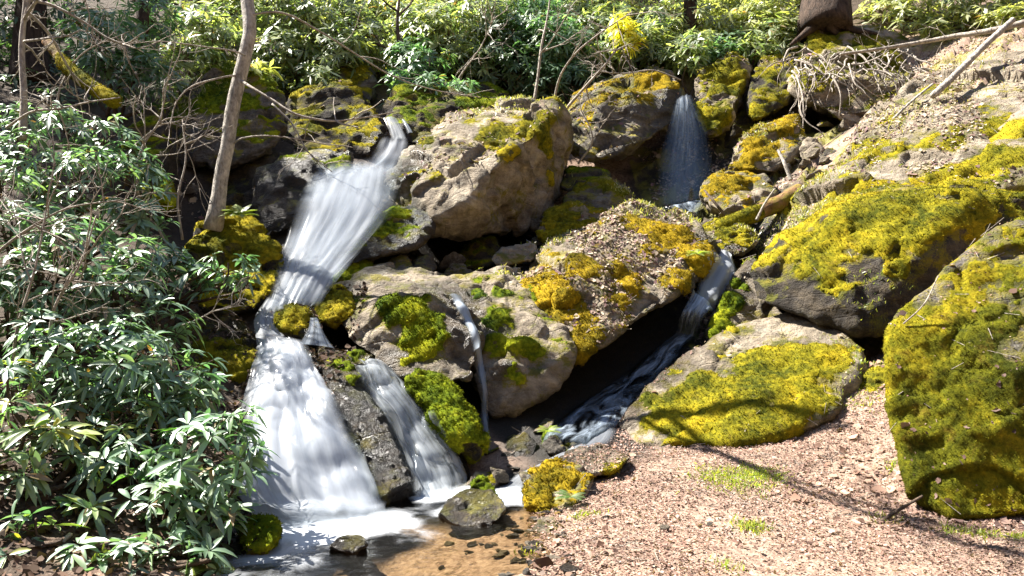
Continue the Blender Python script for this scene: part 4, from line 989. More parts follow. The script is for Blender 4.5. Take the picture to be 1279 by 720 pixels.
# upper left, thinner and further
g2 = 'leafy shrubs across the hillside above the falls'
BL = (.14, .23)
far = [
 ('pale sprays of leaves over the mossy leaning log at the top left', [(125,50,11.5,46),(165,95,11.5,42),(120,25,11.8,30),(175,70,11.6,30),(185,20,12,40)], (140,160,11.8), PAL_L, .55),
 ('thin shrub between the leaning log and the slim pale tree', [(235,70,13,38),(225,115,12.5,28),(265,45,13.5,36),(240,25,14,34)], (240,130,13), PAL_B, .6),
 ('bright fern like shrub on the round topped boulder behind the slim tree', [(318,100,11.7,15),(325,88,11.8,14),(312,92,11.6,12)], (318,112,11.7), PAL_Y, 1.2),
 ('tall leafy shrub right of the slim pale tree near the top edge', [(350,60,14,40),(385,25,14.5,40),(345,15,14.5,40),(365,95,13.8,25)], (360,115,14.2), PAL_B, .9),
 ('shrub whose leaves hang over the topmost spout', [(425,65,14,40),(400,100,13.4,26),(455,45,14.5,36),(430,20,15,36)], (430,110,14.3), PAL_B, .9),
 ('greyish shrub crowding the ledge right of the topmost spout', [(505,105,13.4,26),(540,112,13.2,24),(575,115,13.2,22),(520,75,14,34)], (530,122,13.6), PAL_L, .9),
 ('broad shrub near the top edge above the large sunlit block', [(560,45,15,46),(600,20,15.5,44),(525,30,15.5,44),(585,75,14.6,28)], (570,105,15), PAL_B, .9),
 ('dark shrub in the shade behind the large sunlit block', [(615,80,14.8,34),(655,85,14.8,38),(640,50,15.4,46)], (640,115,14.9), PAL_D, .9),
 ('pale leafed shrub behind the slender saplings', [(695,55,15,48),(720,95,14.8,30),(690,100,14.6,32),(670,20,15.8,44)], (700,125,15), PAL_L, .9),
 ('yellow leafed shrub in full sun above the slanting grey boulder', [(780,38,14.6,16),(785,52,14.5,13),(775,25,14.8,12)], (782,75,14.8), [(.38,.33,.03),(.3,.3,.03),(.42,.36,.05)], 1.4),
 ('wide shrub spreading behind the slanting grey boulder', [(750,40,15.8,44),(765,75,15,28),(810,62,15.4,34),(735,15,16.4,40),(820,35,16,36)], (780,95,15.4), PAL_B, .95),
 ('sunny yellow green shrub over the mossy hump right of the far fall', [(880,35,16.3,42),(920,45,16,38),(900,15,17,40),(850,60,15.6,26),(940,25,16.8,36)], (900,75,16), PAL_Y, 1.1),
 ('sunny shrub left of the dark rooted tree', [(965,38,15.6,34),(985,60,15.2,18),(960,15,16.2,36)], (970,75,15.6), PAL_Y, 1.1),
 ('low bright shrub right of the dark rooted tree', [(1110,20,16,38),(1150,25,15.4,34),(1090,5,17,30)], (1120,48,16), PAL_Y, .8),
 ('fresh green shrub by the long fallen branch at the upper right', [(1190,18,14.8,34),(1225,15,14.5,30),(1170,38,14.6,18),(1245,30,14.2,22),(1270,22,14,22)], (1195,48,14.8), PAL_Y, .9),
 ('shrub at the top right corner above the slope', [(1265,5,14.5,30),(1300,10,14.4,30)], (1280,35,14.5), PAL_B, .7),
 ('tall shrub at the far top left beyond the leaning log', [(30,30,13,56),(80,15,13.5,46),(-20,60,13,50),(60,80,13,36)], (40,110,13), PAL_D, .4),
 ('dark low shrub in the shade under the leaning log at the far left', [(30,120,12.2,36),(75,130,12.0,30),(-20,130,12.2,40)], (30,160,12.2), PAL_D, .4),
 ('shrub filling the gap between the round topped boulder and the tall shrub by the tree', [(275,55,14,34),(290,25,14.5,34),(255,70,13.8,20)], (275,85,14.2), PAL_B, .8),
 ('leafy shrub just under the top edge left of the topmost spout', [(405,45,15,34),(470,70,14.6,30),(380,55,15,30)], (420,90,15), PAL_Y, .8),
 ('leafy shrub between the sunlit block and the saplings under the top edge', [(640,10,16.5,40),(615,35,16.3,34),(675,45,16,34)], (640,80,16.2), PAL_B, .9),
 ('leafy shrub right of the dark trunk above the far right fall', [(875,70,15.9,24),(905,75,15.6,22),(840,75,15.6,20)], (880,95,15.6), PAL_Y, .9),
]
for i, (lb, lo, ba, pal, de) in enumerate(far):
    shrub('rhododendron', lb, [(a, b, c, r * 1.12) for (a, b, c, r) in lo], ba, pal, de * 4.2, BL, fine=False, mat=LEAFB, seed=30 + i, group=g2, twfrac=.3, wr=.24)
for i in range(22):
    rng = np.random.default_rng(700 + i); px = 330 + i * 31 + rng.uniform(-12, 12); py = 88 - .03 * (px - 330) + rng.uniform(-14, 8); d = 14.9 + rng.uniform(-.3, .9)
    shrub('rhododendron', 'small leafy undergrowth shrub wedged low between the tall hillside shrubs and the rocks', [(px, py, d, 26), (px + 16, py - 16, d + .3, 24)], (px, py + 34, d), PAL_B if i % 3 else PAL_L, 3.2, BL, fine=False, mat=LEAFB, seed=100 + i, group='undergrowth shrubs low on the hillside', twfrac=.2, wr=.24)
for i in range(28):
    rng = np.random.default_rng(1700 + i); px = (-70 + i * 74 if i < 20 else -40 + (i - 20) * 52) + rng.uniform(-20, 20); py = 18 + rng.uniform(-22, 18); d = 17 + rng.uniform(-.6, .5)
    shrub('rhododendron', 'leafy shrub in the screen of lookalike shrubs along the top edge of the hillside', [(px, py, d, 34), (px + 34, py - 20, d + .3, 30), (px - 30, py - 14, d, 28)], (px, py + 45, d), PAL_B if i % 4 else PAL_Y, 2.8, BL, fine=False, mat=LEAFB, seed=130 + i, group='screen of shrubs along the top edge', twfrac=.15, wr=.24)
# a second row further up the hill
row = [(-60,20,18),(60,0,19),(170,-10,19),(290,15,18.5),(400,-15,19.5),(480,10,18.5),(590,-20,20),(680,-12,19.5),(770,-10,19.5),(850,-20,20.5),(950,-25,20.5),(1060,-20,20),(1160,-30,19.5),(1260,-30,18.5),(1350,-10,18)]
wh = ['far up the hill at the left margin', 'far up the hill over the leaning log', 'far up the hill left of the slim tree', 'far up the hill behind the slim tree', 'far up the hill above the topmost spout', 'far up the hill right of the topmost spout',
      'far up the hill over the sunlit block', 'far up the hill behind the saplings', 'far up the hill over the slanting boulder', 'far up the hill beside the dark trunk', 'far up the hill above the sunny shrubs', 'far up the hill behind the rooted tree', 'far up the hill above the fallen branch', 'far up the hill at the top right corner', 'far up the hill beyond the right margin']
for i, (px, py, d) in enumerate(row):
    rng = np.random.default_rng(500 + i)
    lo = [(px + rng.uniform(-50, 50), py + rng.uniform(-30, 45), d + rng.uniform(-.6, .6), rng.uniform(40, 60)) for _ in range(6)]
    shrub('rhododendron', 'dim leafy shrub ' + wh[i], lo, (px, py + 60, d), PAL_B if i % 2 else PAL_L, 2.6, (.15, .24), fine=False, mat=LEAFB, seed=60 + i, group=g2, twfrac=.15)

# ================================================================== TREES, BRANCHES
def grow(G, p, d, L, r, rng, lev, spread=.55, n=4, up=.1):
    k = 6; pts = [p]; q = p.copy(); dd = d.copy()
    for i in range(k):
        dd = nrm(dd + rng.normal(0, .16, 3) + np.array([0, 0, up * .12])); q = q + dd * L / k; pts.append(q.copy())
    G.add(*tube(pts, r, r * .45, 5 if r > .01 else 4, 10))
    if lev > 0:
        for j in range(n):
            t = rng.uniform(.3, 1.0); i = min(int(t * k), k - 1)
            b = pts[i] + (pts[i + 1] - pts[i]) * (t * k - i)
            nd = nrm(dd + rng.normal(0, spread, 3)); grow(G, b, nd, L * rng.uniform(.4, .65), r * .5, rng, lev - 1, spread, n, up)

def tree(name, label, pts, r0, r1, mat, branches=(), crown=None, seed=0, moss=None, limbs=None, seg=12, rough=.12, cat='tree', group=None, roots=None):
    pp = PS(pts); o0 = pp[0].copy()
    root = tag(empty(name, o0), label, cat, group)
    V, Fc = tube(pp, r0, r1, seg, 40, rough, seed)
    dz = np.linalg.norm(V - o0, axis=1); fl = 1 + .7 * np.exp(-dz / (r0 * 2.2))
    cl = resample(pp, 40); nearest = cl[np.argmin(((V[:, None] - cl[None]) ** 2).sum(2), 1)]
    V = nearest + (V - nearest) * fl[:, None]
    mk('trunk', V, Fc, mat, root, o0)
    rng = np.random.default_rng(seed)
    for (bp, ra, lev) in branches:
        b = PS(bp); bo = mk('branch', *tube(b, ra, ra * .4, 6, len(b) * 5, .1, seed), TWIG, root, o0)
        if lev:
            G = Geo()
            c = resample(b, 12)
            for j in range(5 if lev < 2 else 16):
                i = rng.integers(4, 11); grow(G, c[i], nrm(nrm(c[i + 1] - c[i]) + rng.normal(0, .6, 3)), np.linalg.norm(b[-1] - b[0]) * rng.uniform(.12, .3), ra * .45, rng, lev - 1, .5, 3)
            mk('twig', *G.get(), TWIG, bo, o0)
    if crown:
        CC = []
        G = Geo()
        for (x, y, z, r) in crown:
            n = int(70 * r ** 2); v = nrm(rng.normal(0, 1, (n, 3))) * r * rng.uniform(.2, 1, (n, 1)) ** .5 * [1, 1, .55] + [x, y, z]
            v = v[fbm(v, .9, 3, seed) > -.12]; CC.append(v)
            tr = pp[np.argmin(np.abs(pp[:, 2] - z + .8))]
            G.add(*tube([tr, (tr + [x, y, z]) / 2 + [0, 0, .15], np.array([x, y, z])], .05, .02, 5, 8))
            G.add(*segs(np.repeat([[x, y, z]], len(v[::4]), 0), v[::4], .008, .004))
        CC = np.concatenate(CC)
        V, Fc, cc = leaf_mesh(CC, nrm(rng.normal(0, .5, CC.shape) + [0, 0, .8]), rng, k=(8, 12), L=(.12, .22), pal=PAL_D, fine=False, wr=.3)
        mk('crown', V, Fc, LEAFB, root, o0, cols={'tint': cc}); mk('limb', *G.get(), mat, root, o0)
    if roots:
        for (bp, ra) in roots:
            mk('root', *tube(PS(bp), ra, ra * .3, 7, len(bp) * 5, .25, seed), BARKD, root, o0)
    return root

tree('tree', 'slim pale barked tree rising from the moss capped boulder left of the falls',
     [(266,288,8.75),(271,262,8.75),(277,215,8.8),(284,185,8.82),(288,150,8.85),(296,110,8.9),(306,70,8.95),(312,40,9.0),(309,5,9.1),(306,-90,9.3),(312,-260,9.6),(300,-420,10)], .078, .066, BARKP, seed=1, rough=.08,
     branches=[([(300,100,8.9),(315,110,8.7),(340,125,8.6),(372,144,8.5),(410,151,8.6),(455,147,8.9),(492,140,9.2)], .018, 1),
               ([(291,180,8.85),(300,174,8.7),(325,170,8.6),(365,173,8.6),(405,180,8.8),(436,183,9.0)], .012, 1),
               ([(297,95,8.9),(290,95,8.8),(265,100,8.6),(240,108,8.5),(222,125,8.4),(212,160,8.3)], .013, 1),
               ([(307,70,8.9),(295,65,8.7),(250,58,8.4),(200,52,8.2),(160,55,8)], .01, 1),
               ([(310,20,9),(340,15,9.1),(400,40,9.6),(440,65,10),(490,95,10.4),(540,112,10.8),(600,122,11.2)], .014, 1),
               ([(309,-200,9.5),(300,-260,8.6),(330,-380,7.4),(420,-480,6.3),(560,-480,6.0),(680,-440,5.9)], .05, 2),  # this and the next bough, out of view, added to shadow the path
               ([(309,-150,9.4),(340,-260,8.2),(430,-420,6.8),(540,-430,6.4),(640,-400,6.3)], .04, 2)])
tree('tree', 'dark thick trunk with spreading roots on the undercut bank at the upper right',
     [(1030,42,15.0),(1030,20,15.1),(1034,-20,15.2),(1040,-150,15.6),(1035,-420,16.2)], .34, .25, BARKD, seed=2, rough=.2, seg=16,
     roots=[([(1020,30,14.9),(1003,44,14.75),(988,56,14.6)], .10), ([(1035,32,14.8),(1046,42,14.75),(1056,50,14.7)], .08), ([(1048,32,14.9),(1070,38,14.7),(1095,42,14.5)], .09)])
tk = [('dark straight trunk among the shrubs above the far right fall', (862,75,15.8), -300, .14, BARKD), ('thin grey trunk left of the dark rooted tree', (979,45,16.2), -300, .10, BARKP),
      ('dark trunk end at the top edge over the broad shrub', (536,20,17.5), -260, .2, BARKD), ('hazy grey trunk between the leaning log and the slim tree', (231,75,15.5), -260, .14, BARKP),
      ('broad dim trunk at the top left corner behind bare twigs', (38,95,12.5), -260, .22, BARKD), ('dark trunk deep in shade above the slim spout', (470,15,19), -200, .16, BARKD), ('dim trunk up the hill left of the broad shrub', (415,0,20), -200, .2, BARKD),
      ('slim dark trunk right of the fallen branch top', (1108,5,19), -220, .12, BARKD), ('dim trunk in the shaded gap between leaning log and pale tree', (180,60,15), -240, .13, BARKD), ('dim trunk behind the pale leafed shrub', (655,30,19), -200, .17, BARKD)]
CR = {4: [(-7.2,12.1,8.7,.8),(-8.0,12.2,9.3,1.0),(-8.6,12.8,9.9,1.4),(-8.7,12.2,8.8,1.1),(-9.7,13,10.4,1.6),(-8.4,13.4,11,1.2),(-9,14,9,1.2),(-10.4,13.6,9.2,1.4)],  # crowns out of view, shaped so their shade falls on the upper left
      8: [(-10.6,15.4,11.6,1.6),(-11.4,15.2,13.2,1.7)]}
for i, (lb, (px, py, d), ty, r, m) in enumerate(tk):
    j = 6 * math.sin(i * 2.3)
    tree('tree', lb, [(px, py + 12, d), (px + j * .3, py - 40, d + .1), (px + j, py - 150, d + .3), (px + j * .5, ty - 150, d + .8)], r, r * .7, m, seed=20 + i, rough=.1, crown=CR.get(i))

CE = [(-11,13,9.2,1.6),(-12.2,12.6,10.2,1.7),(-10.6,12.2,10.4,1.3),(-12.4,14,9.2,1.6),(-11.2,14.2,11.4,1.7),(-13,13.4,11.8,1.5)]  # crown of an added tree outside the view, there to cast shade
tree('tree', 'dense evergreen added out of view beyond the left margin to shade the left gully', [(-240,150,13),(-236,-100,13.1),(-232,-420,13.2),(-230,-640,13.3)], .2, .1, BARKD, seed=40, crown=CE)
def sapling(label, pts, r, seed, lev=2, n=4, mat=TWIG, cat='sapling', name='sapling', L=.45):
    pp = PS(pts); o0 = pp[0].copy(); rng = np.random.default_rng(seed)
    root = tag(empty(name, o0), label, cat)
    mk('trunk', *tube(pp, r, r * .4, 7, 24, .1, seed), mat, root, o0)
    c = resample(pp, 20); ln = np.linalg.norm(pp[-1] - pp[0])
    for j in range(n):
        i = rng.integers(5, 19); dd = nrm(nrm(pp[-1] - pp[0]) * .5 + rng.normal(0, .7, 3)); bl = ln * L * rng.uniform(.5, 1)
        bp = [c[i]]
        for q in range(5):
            dd = nrm(dd + rng.normal(0, .16, 3)); bp.append(bp[-1] + dd * bl / 5)
        bo = mk('branch', *tube(bp, r * .5, r * .2, 5, 12), mat, root, o0)
        G = Geo()
        for q in range(4):
            t = rng.integers(2, 6); grow(G, bp[t], nrm(dd + rng.normal(0, .55, 3)), bl * rng.uniform(.3, .6), r * .24, rng, 1 if q < 2 else 0, .5, 2)
        mk('twig', *G.get(), mat, bo, o0)
    return root
sapling('slender leaning sapling in shade at the left of the pair over the sunlit block', [(667,128,13.6),(672,95,13.7),(676,60,13.8),(684,20,14),(690,-30,14.2)], .028, 1)
sapling('slender bare sapling fanning up and right above the sunlit block', [(692,125,13.4),(700,95,13.3),(718,68,13.2),(745,45,13.2),(790,15,13.3)], .022, 2, n=6)
sapling('bare grey branch arching over the slanting grey boulder', [(708,135,13.0),(730,110,12.8),(755,82,12.7),(772,62,12.7),(788,55,12.7)], .026, 3, n=5)
sapling('bare twiggy bush at the left face of the slanting grey boulder', [(722,205,12.2),(740,175,12.1),(735,155,12.1),(725,140,12.2)], .018, 4, n=9, L=.6)
sapling('dark stem among leaves right of the topmost spout', [(520,115,14),(508,85,14.1),(498,50,14.2),(500,-20,14.5)], .05, 5, mat=STEM)
sapling('dark leaning trunk with bare twigs at the left edge', [(28,175,7.9),(30,120,8.0),(27,60,8.1),(32,0,8.2),(30,-80,8.3)], .04, 6, n=12, L=.5)
sapling('bare pale branch reaching right across the top left corner', [(30,52,8.05),(60,48,7.9),(92,42,7.8),(100,38,7.8),(118,48,7.8)], .014, 7, n=6)
sapling('bare branch sweeping right just below the leaning log', [(8,160,7.5),(40,140,7.4),(75,136,7.3),(110,128,7.3),(150,122,7.3)], .014, 8, n=8)
sapling('tangle of bare grey twigs right of the leaning log', [(175,260,9.0),(170,215,9.0),(180,180,9.1),(200,150,9.2),(205,120,9.3)], .02, 9, n=14, L=.6)
sapling('bare bent twig over the moss of the tree boulder', [(215,330,7.9),(205,300,7.8),(195,282,7.8),(180,270,7.9)], .016, 10, n=5)
sapling('bare bush of thin twigs in the left bank leaves', [(60,470,5.6),(70,380,5.6),(100,330,5.7),(120,270,5.8)], .014, 11, n=10, L=.6)
sapling('thin bare twigs spreading in front of the dark ledge beside the left fall', [(215,410,7.0),(245,400,6.9),(270,388,6.9),(300,382,6.9)], .009, 12, n=8, L=.5)
sapling('bare twig rising through leaves at the far left edge', [(15,500,5.4),(20,420,5.4),(45,330,5.5),(60,250,5.6)], .013, 13, n=8, L=.5)
sapling('grey twigs arching at the top left behind the bare trunk', [(70,150,9.5),(75,110,9.5),(100,70,9.6),(160,40,9.7)], .014, 14, n=10, L=.6)

sapling('pale bare twigs fanning out left of the slim tree over the shaded rocks', [(228,300,8.4),(222,250,8.4),(232,200,8.5),(228,150,8.6)], .015, 15, n=9, L=.55)
sapling('pale bare twigs reaching over the silvery evergreen from the left edge', [(-20,330,6.0),(30,290,6.0),(80,262,6.1),(150,250,6.2)], .013, 16, n=9, L=.5)
sapling('pale bare twigs rising among shrubs right of the topmost spout', [(560,125,13.5),(575,95,13.4),(600,60,13.4),(618,20,13.5)], .018, 17, n=9, L=.55)
sapling('pale bare twigs lying across the top of the slanting grey boulder', [(850,100,13.4),(815,88,13.3),(780,92,13.2),(735,88,13.2)], .014, 18, n=8, L=.5)
sapling('pale dead branch hanging across the shaded rocks left of the upper cascade', [(340,130,10.2),(365,155,10.1),(385,190,10.0),(415,215,9.9)], .013, 19, n=6, L=.5)
# logs, fallen branches, roots
def log(name, label, pts, r0, r1, mat, cat, blobs=None, seed=0, moss=MOSSY, twig=0):
    pp = PS(pts); V, Fc = tube(pp, r0, r1, 14, 60, .16, seed); o0 = V.min(0)
    o = tag(mk(name, V, Fc, mat, None, o0), label, cat)
    if blobs:
        Nn = vnormals(V, Fc); w = -.5 + .3 * fbm(V, 5, 3, seed) + .5 * sstep(.1, .8, Nn[:, 2]) + blob_weight(V, blobs)
        moss_layer('moss', V, Fc, Nn, w, moss, o, o0, .02, 3000, .02, seed)
    if twig:
        rng = np.random.default_rng(seed); G = Geo(); c = resample(pp, 20)
        for j in range(twig):
            i = rng.integers(3, 19); grow(G, c[i], nrm(rng.normal(0, 1, 3) + [-.6, 0, -.1]), rng.uniform(.2, .5), .008, rng, 1, .5, 3)
        mk('twig', *G.get(), TWIG, o, o0)
    return o
log('mossy_log', 'mossy leaning log at the top left, propped over the leafy bank', [(58,52,9.6),(85,85,9.4),(110,105,9.2),(145,128,9.0)], .055, .06, LOGM, 'log', [(80,80,26,1.),(100,100,26,1.),(130,118,26,1.)], 1)
log('rotten_log', 'orange brown rotten log with moss, lying below the squat tan boulder', [(896,287,10.75),(930,273,10.85),(965,258,10.95),(1000,240,11.05)], .10, .12, LOGM, 'log', [(915,280,20,1.),(940,270,18,.8)], 2)
log('fallen_branch', 'long pale fallen branch lying across the top of the right slope', [(1290,26,12.2),(1240,38,12.5),(1190,46,12.9),(1140,55,13.1),(1095,62,13.1),(1050,68,13.2)], .05, .022, TWIG, 'branch', None, 3, twig=12)
log('fallen_branch', 'pale leaning stem on the mossy slope just below the crest', [(1165,120,11.5),(1195,92,11.7),(1225,62,11.9),(1265,25,12.1)], .05, .045, BARKP, 'branch', None, 4)
log('fallen_branch', 'thin grey branch running down the slope beside the leaning stem', [(1060,205,11.2),(1100,165,11.4),(1135,130,11.6),(1165,105,11.8)], .022, .016, BARKP, 'branch', None, 5, twig=3)
log('stick', 'short dark stick propped against the foot of the tall olive boulder', [(1096,655,5.3),(1118,640,5.4),(1152,620,5.5)], .014, .009, STEM, 'stick', None, 6)
log('stick', 'pale straight stick lying in shade at the bottom left corner', [(30,722,4.1),(60,692,4.3),(88,668,4.45)], .018, .014, TWIG, 'stick', None, 7)
log('stick', 'forked pale stick leaning on the rotten log', [(945,275,10.7),(955,255,10.75),(968,236,10.8)], .02, .012, TWIG, 'stick', None, 8)
log('stick', 'short grey stub standing over the squat tan boulder', [(988,225,11.2),(978,200,11.3),(972,188,11.4)], .03, .02, BARKP, 'stick', None, 9)
log('stick', 'dark thin stick lying across the squat tan boulder face', [(908,272,10.9),(890,250,11.0),(880,238,11.3)], .022, .014, STEM, 'stick', None, 10)
log('stick', 'thin pale twig lying over the brow of the tall olive boulder', [(1128,405,5.95),(1150,385,5.9),(1172,345,6.0)], .006, .004, TWIG, 'stick', None, 11)
# hanging roots of the undercut bank
rng = np.random.default_rng(4); G = Geo(); o0 = P(1040, 90, 13.2)
for j in range(80):
    px = rng.uniform(985, 1145); py = rng.uniform(58, 100); d = 13.1 + (120 - py) * .012 + abs(px - 1060) * .003
    dr = nrm(np.array([rng.normal(0, .7), -.5, -.25])); p = P(px, py, d - .1); L = rng.uniform(.35, 1.15)
    pts = [p]; q = p.copy()
    for i in range(6):
        dr = nrm(dr + rng.normal(0, .25, 3) + [0, 0, -.22]); q = q + dr * L / 6; pts.append(q.copy())
    G.add(*tube(pts, rng.uniform(.008, .022), .005, 5, 14))
    if j % 3 == 0: grow(G, pts[3], nrm(dr + rng.normal(0, .6, 3)), L * .5, .006, rng, 1, .5, 2)
for pts in ([(1003,120,13.0),(1000,140,12.8),(1010,155,12.7),(1025,165,12.6),(1030,172,12.6)], [(995,95,13.4),(1003,125,12.9),(1003,160,12.7)], [(1060,80,12.9),(1072,110,12.6),(1090,125,12.6)], [(1040,95,12.8),(1050,120,12.6),(1048,145,12.6)]):
    G.add(*tube(PS(pts), .018, .006, 5, 16))
tag(mk('hanging_roots', *G.get(), TWIG, None, o0), 'tangle of pale bare roots hanging over the black hollow of the undercut bank', 'roots')

# ferns
def fern(label, px, py, d, L, n, seed, pal=(.2, .26, .03)):
    rng = np.random.default_rng(seed); o0 = P(px, py, d); root = tag(empty('fern', o0), label, 'fern')
    for k in range(n):
        a = rng.uniform(0, 6.28); dr = nrm(np.array([math.cos(a), math.sin(a) * .7 - .25, rng.uniform(.5, 1.1)])); q = o0.copy(); pts = [q.copy()]
        for i in range(7):
            dr = nrm(dr + [0, 0, -.16]); q = q + dr * L / 7; pts.append(q.copy())
        c = resample(pts, 22); t = nrm(np.gradient(c, axis=0)); s = nrm(np.cross(t, [0, 0, 1.])); G = Geo(); cc = []
        for i in range(2, 22):
            w = L * .28 * math.sin(math.pi * (i / 22) ** .8) + .004; h = L * .022
            for sg in (1, -1):
                e = c[i] + s[i] * sg * w + t[i] * w * .3 - np.array([0, 0, w * .25])
                G.add(np.array([c[i] - t[i] * h, c[i] + t[i] * h, e + t[i] * h * .3, e - t[i] * h * .3]), [[0, 1, 2, 3]])
                cc.append(np.repeat([np.array(pal) * rng.uniform(.8, 1.2)], 4, 0))
        V, Fc = G.get(); mk('frond', V, Fc, LEAFB, root, o0, cols={'tint': np.concatenate(cc)})
fern('bright green fern clump on the moss right of the slim tree foot', 298, 270, 8.75, .22, 14, 1)
fern('fern with one long yellow green frond at the bottom edge left of the pool', 235, 705, 4.6, .3, 7, 2, (.16, .2, .02))
fern('small fern tuft on the small boulder where the path meets the pool', 712, 622, 5.75, .12, 10, 3, (.08, .15, .03))
fern('tiny bright fern on the upright stone beside the stream mouth', 686, 540, 7.1, .12, 8, 4)
fern('small fern growing from the right side of the leaf strewn boulder', 872, 318, 9.5, .16, 12, 5)

# ================================================================== LEAF LITTER, GRASS
sv, sf = SOL.get()
def scatter(name, label, cat, n, region, sizes, pal, seed, dens=None, mat=LITTER, minz=.45, fl=.45, allow=None, aspect=(.22, .42)):
    rng = np.random.default_rng(seed); pts = []; nn = []
    x = rng.uniform(region[0], region[1], n); y = rng.uniform(region[2], region[3], n)
    keep = np.ones(n, bool) if dens is None else rng.random(n) < dens(x, y)
    for a, b in zip(x[keep], y[keep]):
        h = BVH.ray_cast(Vector((a, b, 14)), Vector((0, 0, -1)))
        if h[0] is None or h[1].z * (1 if h[1].z > 0 else -1) < minz: continue
        if allow is not None and FID[h[2]] not in allow and rng.random() > .04:
            if 0 not in allow: continue
            h = BVT.ray_cast(Vector((a, b, 14)), Vector((0, 0, -1)))
            if h[0] is None: continue
        if -1.7 < a < .2 and h[0].z < .02 and b < 6.6 and a < .1: continue
        pts.append(h[0]); nn.append(h[1] if h[1].z > 0 else -h[1])
    C = np.array([list(p) for p in pts]); Nn = np.array([list(p) for p in nn]); n = len(C)
    Nn = nrm(Nn + rng.normal(0, fl, (n, 3)))
    D = nrm(np.cross(Nn, rng.normal(0, 1, (n, 3)))); S = np.cross(Nn, D)
    L = (rng.lognormal(0, .4, n) * sizes)[:, None]; W = L * rng.uniform(aspect[0], aspect[1], (n, 1)); cu = rng.uniform(-.25, .4, (n, 1))
    C = C + [0, 0, .008] + Nn * rng.uniform(0, .012, (n, 1))
    rows = []
    for t, w, z in ((-.5, .15, 1.), (-.1, 1., 0.), (.25, .8, .1), (.5, .05, 1.)):
        c = C + D * L * t + Nn * L * cu * z * .6
        rows += [c + S * W * w + Nn * L * cu * .3 * w, c - S * W * w + Nn * L * cu * .25 * w]
    V = np.stack(rows, 1).reshape(-1, 3)
    Fc = (np.arange(n)[:, None, None] * 8 + np.array([[0, 1, 3, 2], [2, 3, 5, 4], [4, 5, 7, 6]])[None]).reshape(-1, 4)
    pal = np.array(pal); c = .86 * pal[rng.choice(len(pal), n)] * rng.uniform(.6, 1.25, (n, 1)) * (1 + .75 * fbm(C, 1.7, 5, seed + 50, .6))[:, None]
    o = mk(name, V, Fc, mat, cols={'tint': np.repeat(c, 8, 0)}); tag(o, label, cat, kind='stuff'); print(name, n); return o
PALF = [(.38, .245, .195), (.32, .20, .155), (.42, .29, .235), (.22, .125, .095), (.36, .23, .18), (.11, .065, .05), (.46, .35, .29), (.29, .175, .135)]
scatter('leaf_litter', 'pink brown dead leaf litter covering the path and the foot of the boulders', 'leaf litter', 150000, (-.6, 4.6, 3.4, 8.6), .0135, PALF, 1, allow=(0, 52, 53, 47), fl=.34, dens=
        lambda x, y: np.clip(1.25 - (y - 4) * .12, .3, 1) * (x > -.5 + (y - 4.3) * .42) * (.35 + .65 * sstep(-.4, -.05, fbm(np.c_[x, y, 0 * x], 2.2, 4, 91))))
PALS = [(.34, .26, .19), (.42, .33, .25), (.24, .16, .13), (.20, .12, .12), (.46, .38, .28)]
scatter('leaf_litter', 'larger whole dead leaves lying here and there on the path', 'leaf litter', 5600, (-.6, 4.6, 3.4, 8.6), .04, [(.36, .23, .17), (.24, .14, .10), (.45, .30, .22), (.15, .09, .065)], 11, allow=(0,), fl=.4, aspect=(.3, .5), dens=lambda x, y: sstep(-.2, .4, fbm(np.c_[x, y, 0 * x], 1.3, 3, 33)) * (x > -.4 + (y - 4.3) * .42))
def cl(seed, lo): return lambda x, y: sstep(lo, lo + .3, fbm(np.c_[x, y, 0 * x], 1.5, 3, seed))
scatter('leaf_litter', 'brown dead leaves drifted in patches over the right slope', 'leaf litter', 30000, (2.2, 8.5, 8.2, 14.5), .036, PALS, 2, cl(3, -.05), allow=(0, 36, 69))
scatter('leaf_litter', 'dead leaves and needles lying on top of the leaf strewn boulder', 'leaf litter', 11000, (.1, 2.3, 8.2, 10.8), .032, PALS, 3, lambda x, y: sstep(-.35, 0, fbm(np.c_[x, y, 0 * x], 2, 3, 8)), allow=(28,))
scatter('leaf_litter', 'dead leaves lying on the flat top of the large sunlit block', 'leaf litter', 2200, (-1.4, .8, 10.2, 13), .05, PALS, 4, cl(5, -.1), minz=.6, allow=(9,))
scatter('leaf_litter', 'dead leaves under the left bank shrubs, shade painted into their dark colour', 'leaf litter', 9000, (-4, -1.5, 3.6, 8.5), .04, [(.07,.045,.03),(.05,.03,.02),(.13,.08,.055)], 5)  # leaf palette darkened to paint in the shade of the shrubs
scatter('leaf_litter', 'dead leaves scattered around the falls and the far hillside rocks', 'leaf litter', 9000, (-5.5, 8, 10, 15), .05, PALS, 6, cl(6, -.05), allow=(0, 1, 32, 33, 34, 36, 37, 39, 40, 29))
scatter('leaf_litter', 'a few dead leaf clumps caught on the tall olive boulder', 'leaf litter', 2200, (2.6, 4.2, 5.2, 6.6), .03, [(.16,.10,.08),(.22,.15,.12),(.11,.07,.06)], 7, cl(9, .1), minz=.3)
# thin pale stems and twigs among the litter
rng = np.random.default_rng(8); A = []; B = []
for k in range(900):
    x, y = (rng.uniform(-.2, 4.2), rng.uniform(3.7, 7.6)) if k < 380 else (rng.uniform(2.2, 8), rng.uniform(8.3, 14))
    if k > 760: x, y = rng.uniform(.2, 2.3), rng.uniform(8.2, 10.8)
    h = BVH.ray_cast(Vector((x, y, 14)), Vector((0, 0, -1)))
    if h[0] is None or abs(h[1].z) < .4 or h[0].z < .03: continue
    n = np.array(h[1]); n = n if n[2] > 0 else -n
    d = nrm(np.cross(n, rng.normal(0, 1, 3)) + n * rng.normal(0, .15)); L = rng.uniform(.05, .22)
    p = np.array(h[0]) + n * .015; A.append(p - d * L / 2); B.append(p + d * L / 2)
tag(mk('twigs', *segs(A, B, .0035, .002), TWIG), 'thin pale twigs strewn among the dead leaves', 'twigs', kind='stuff')
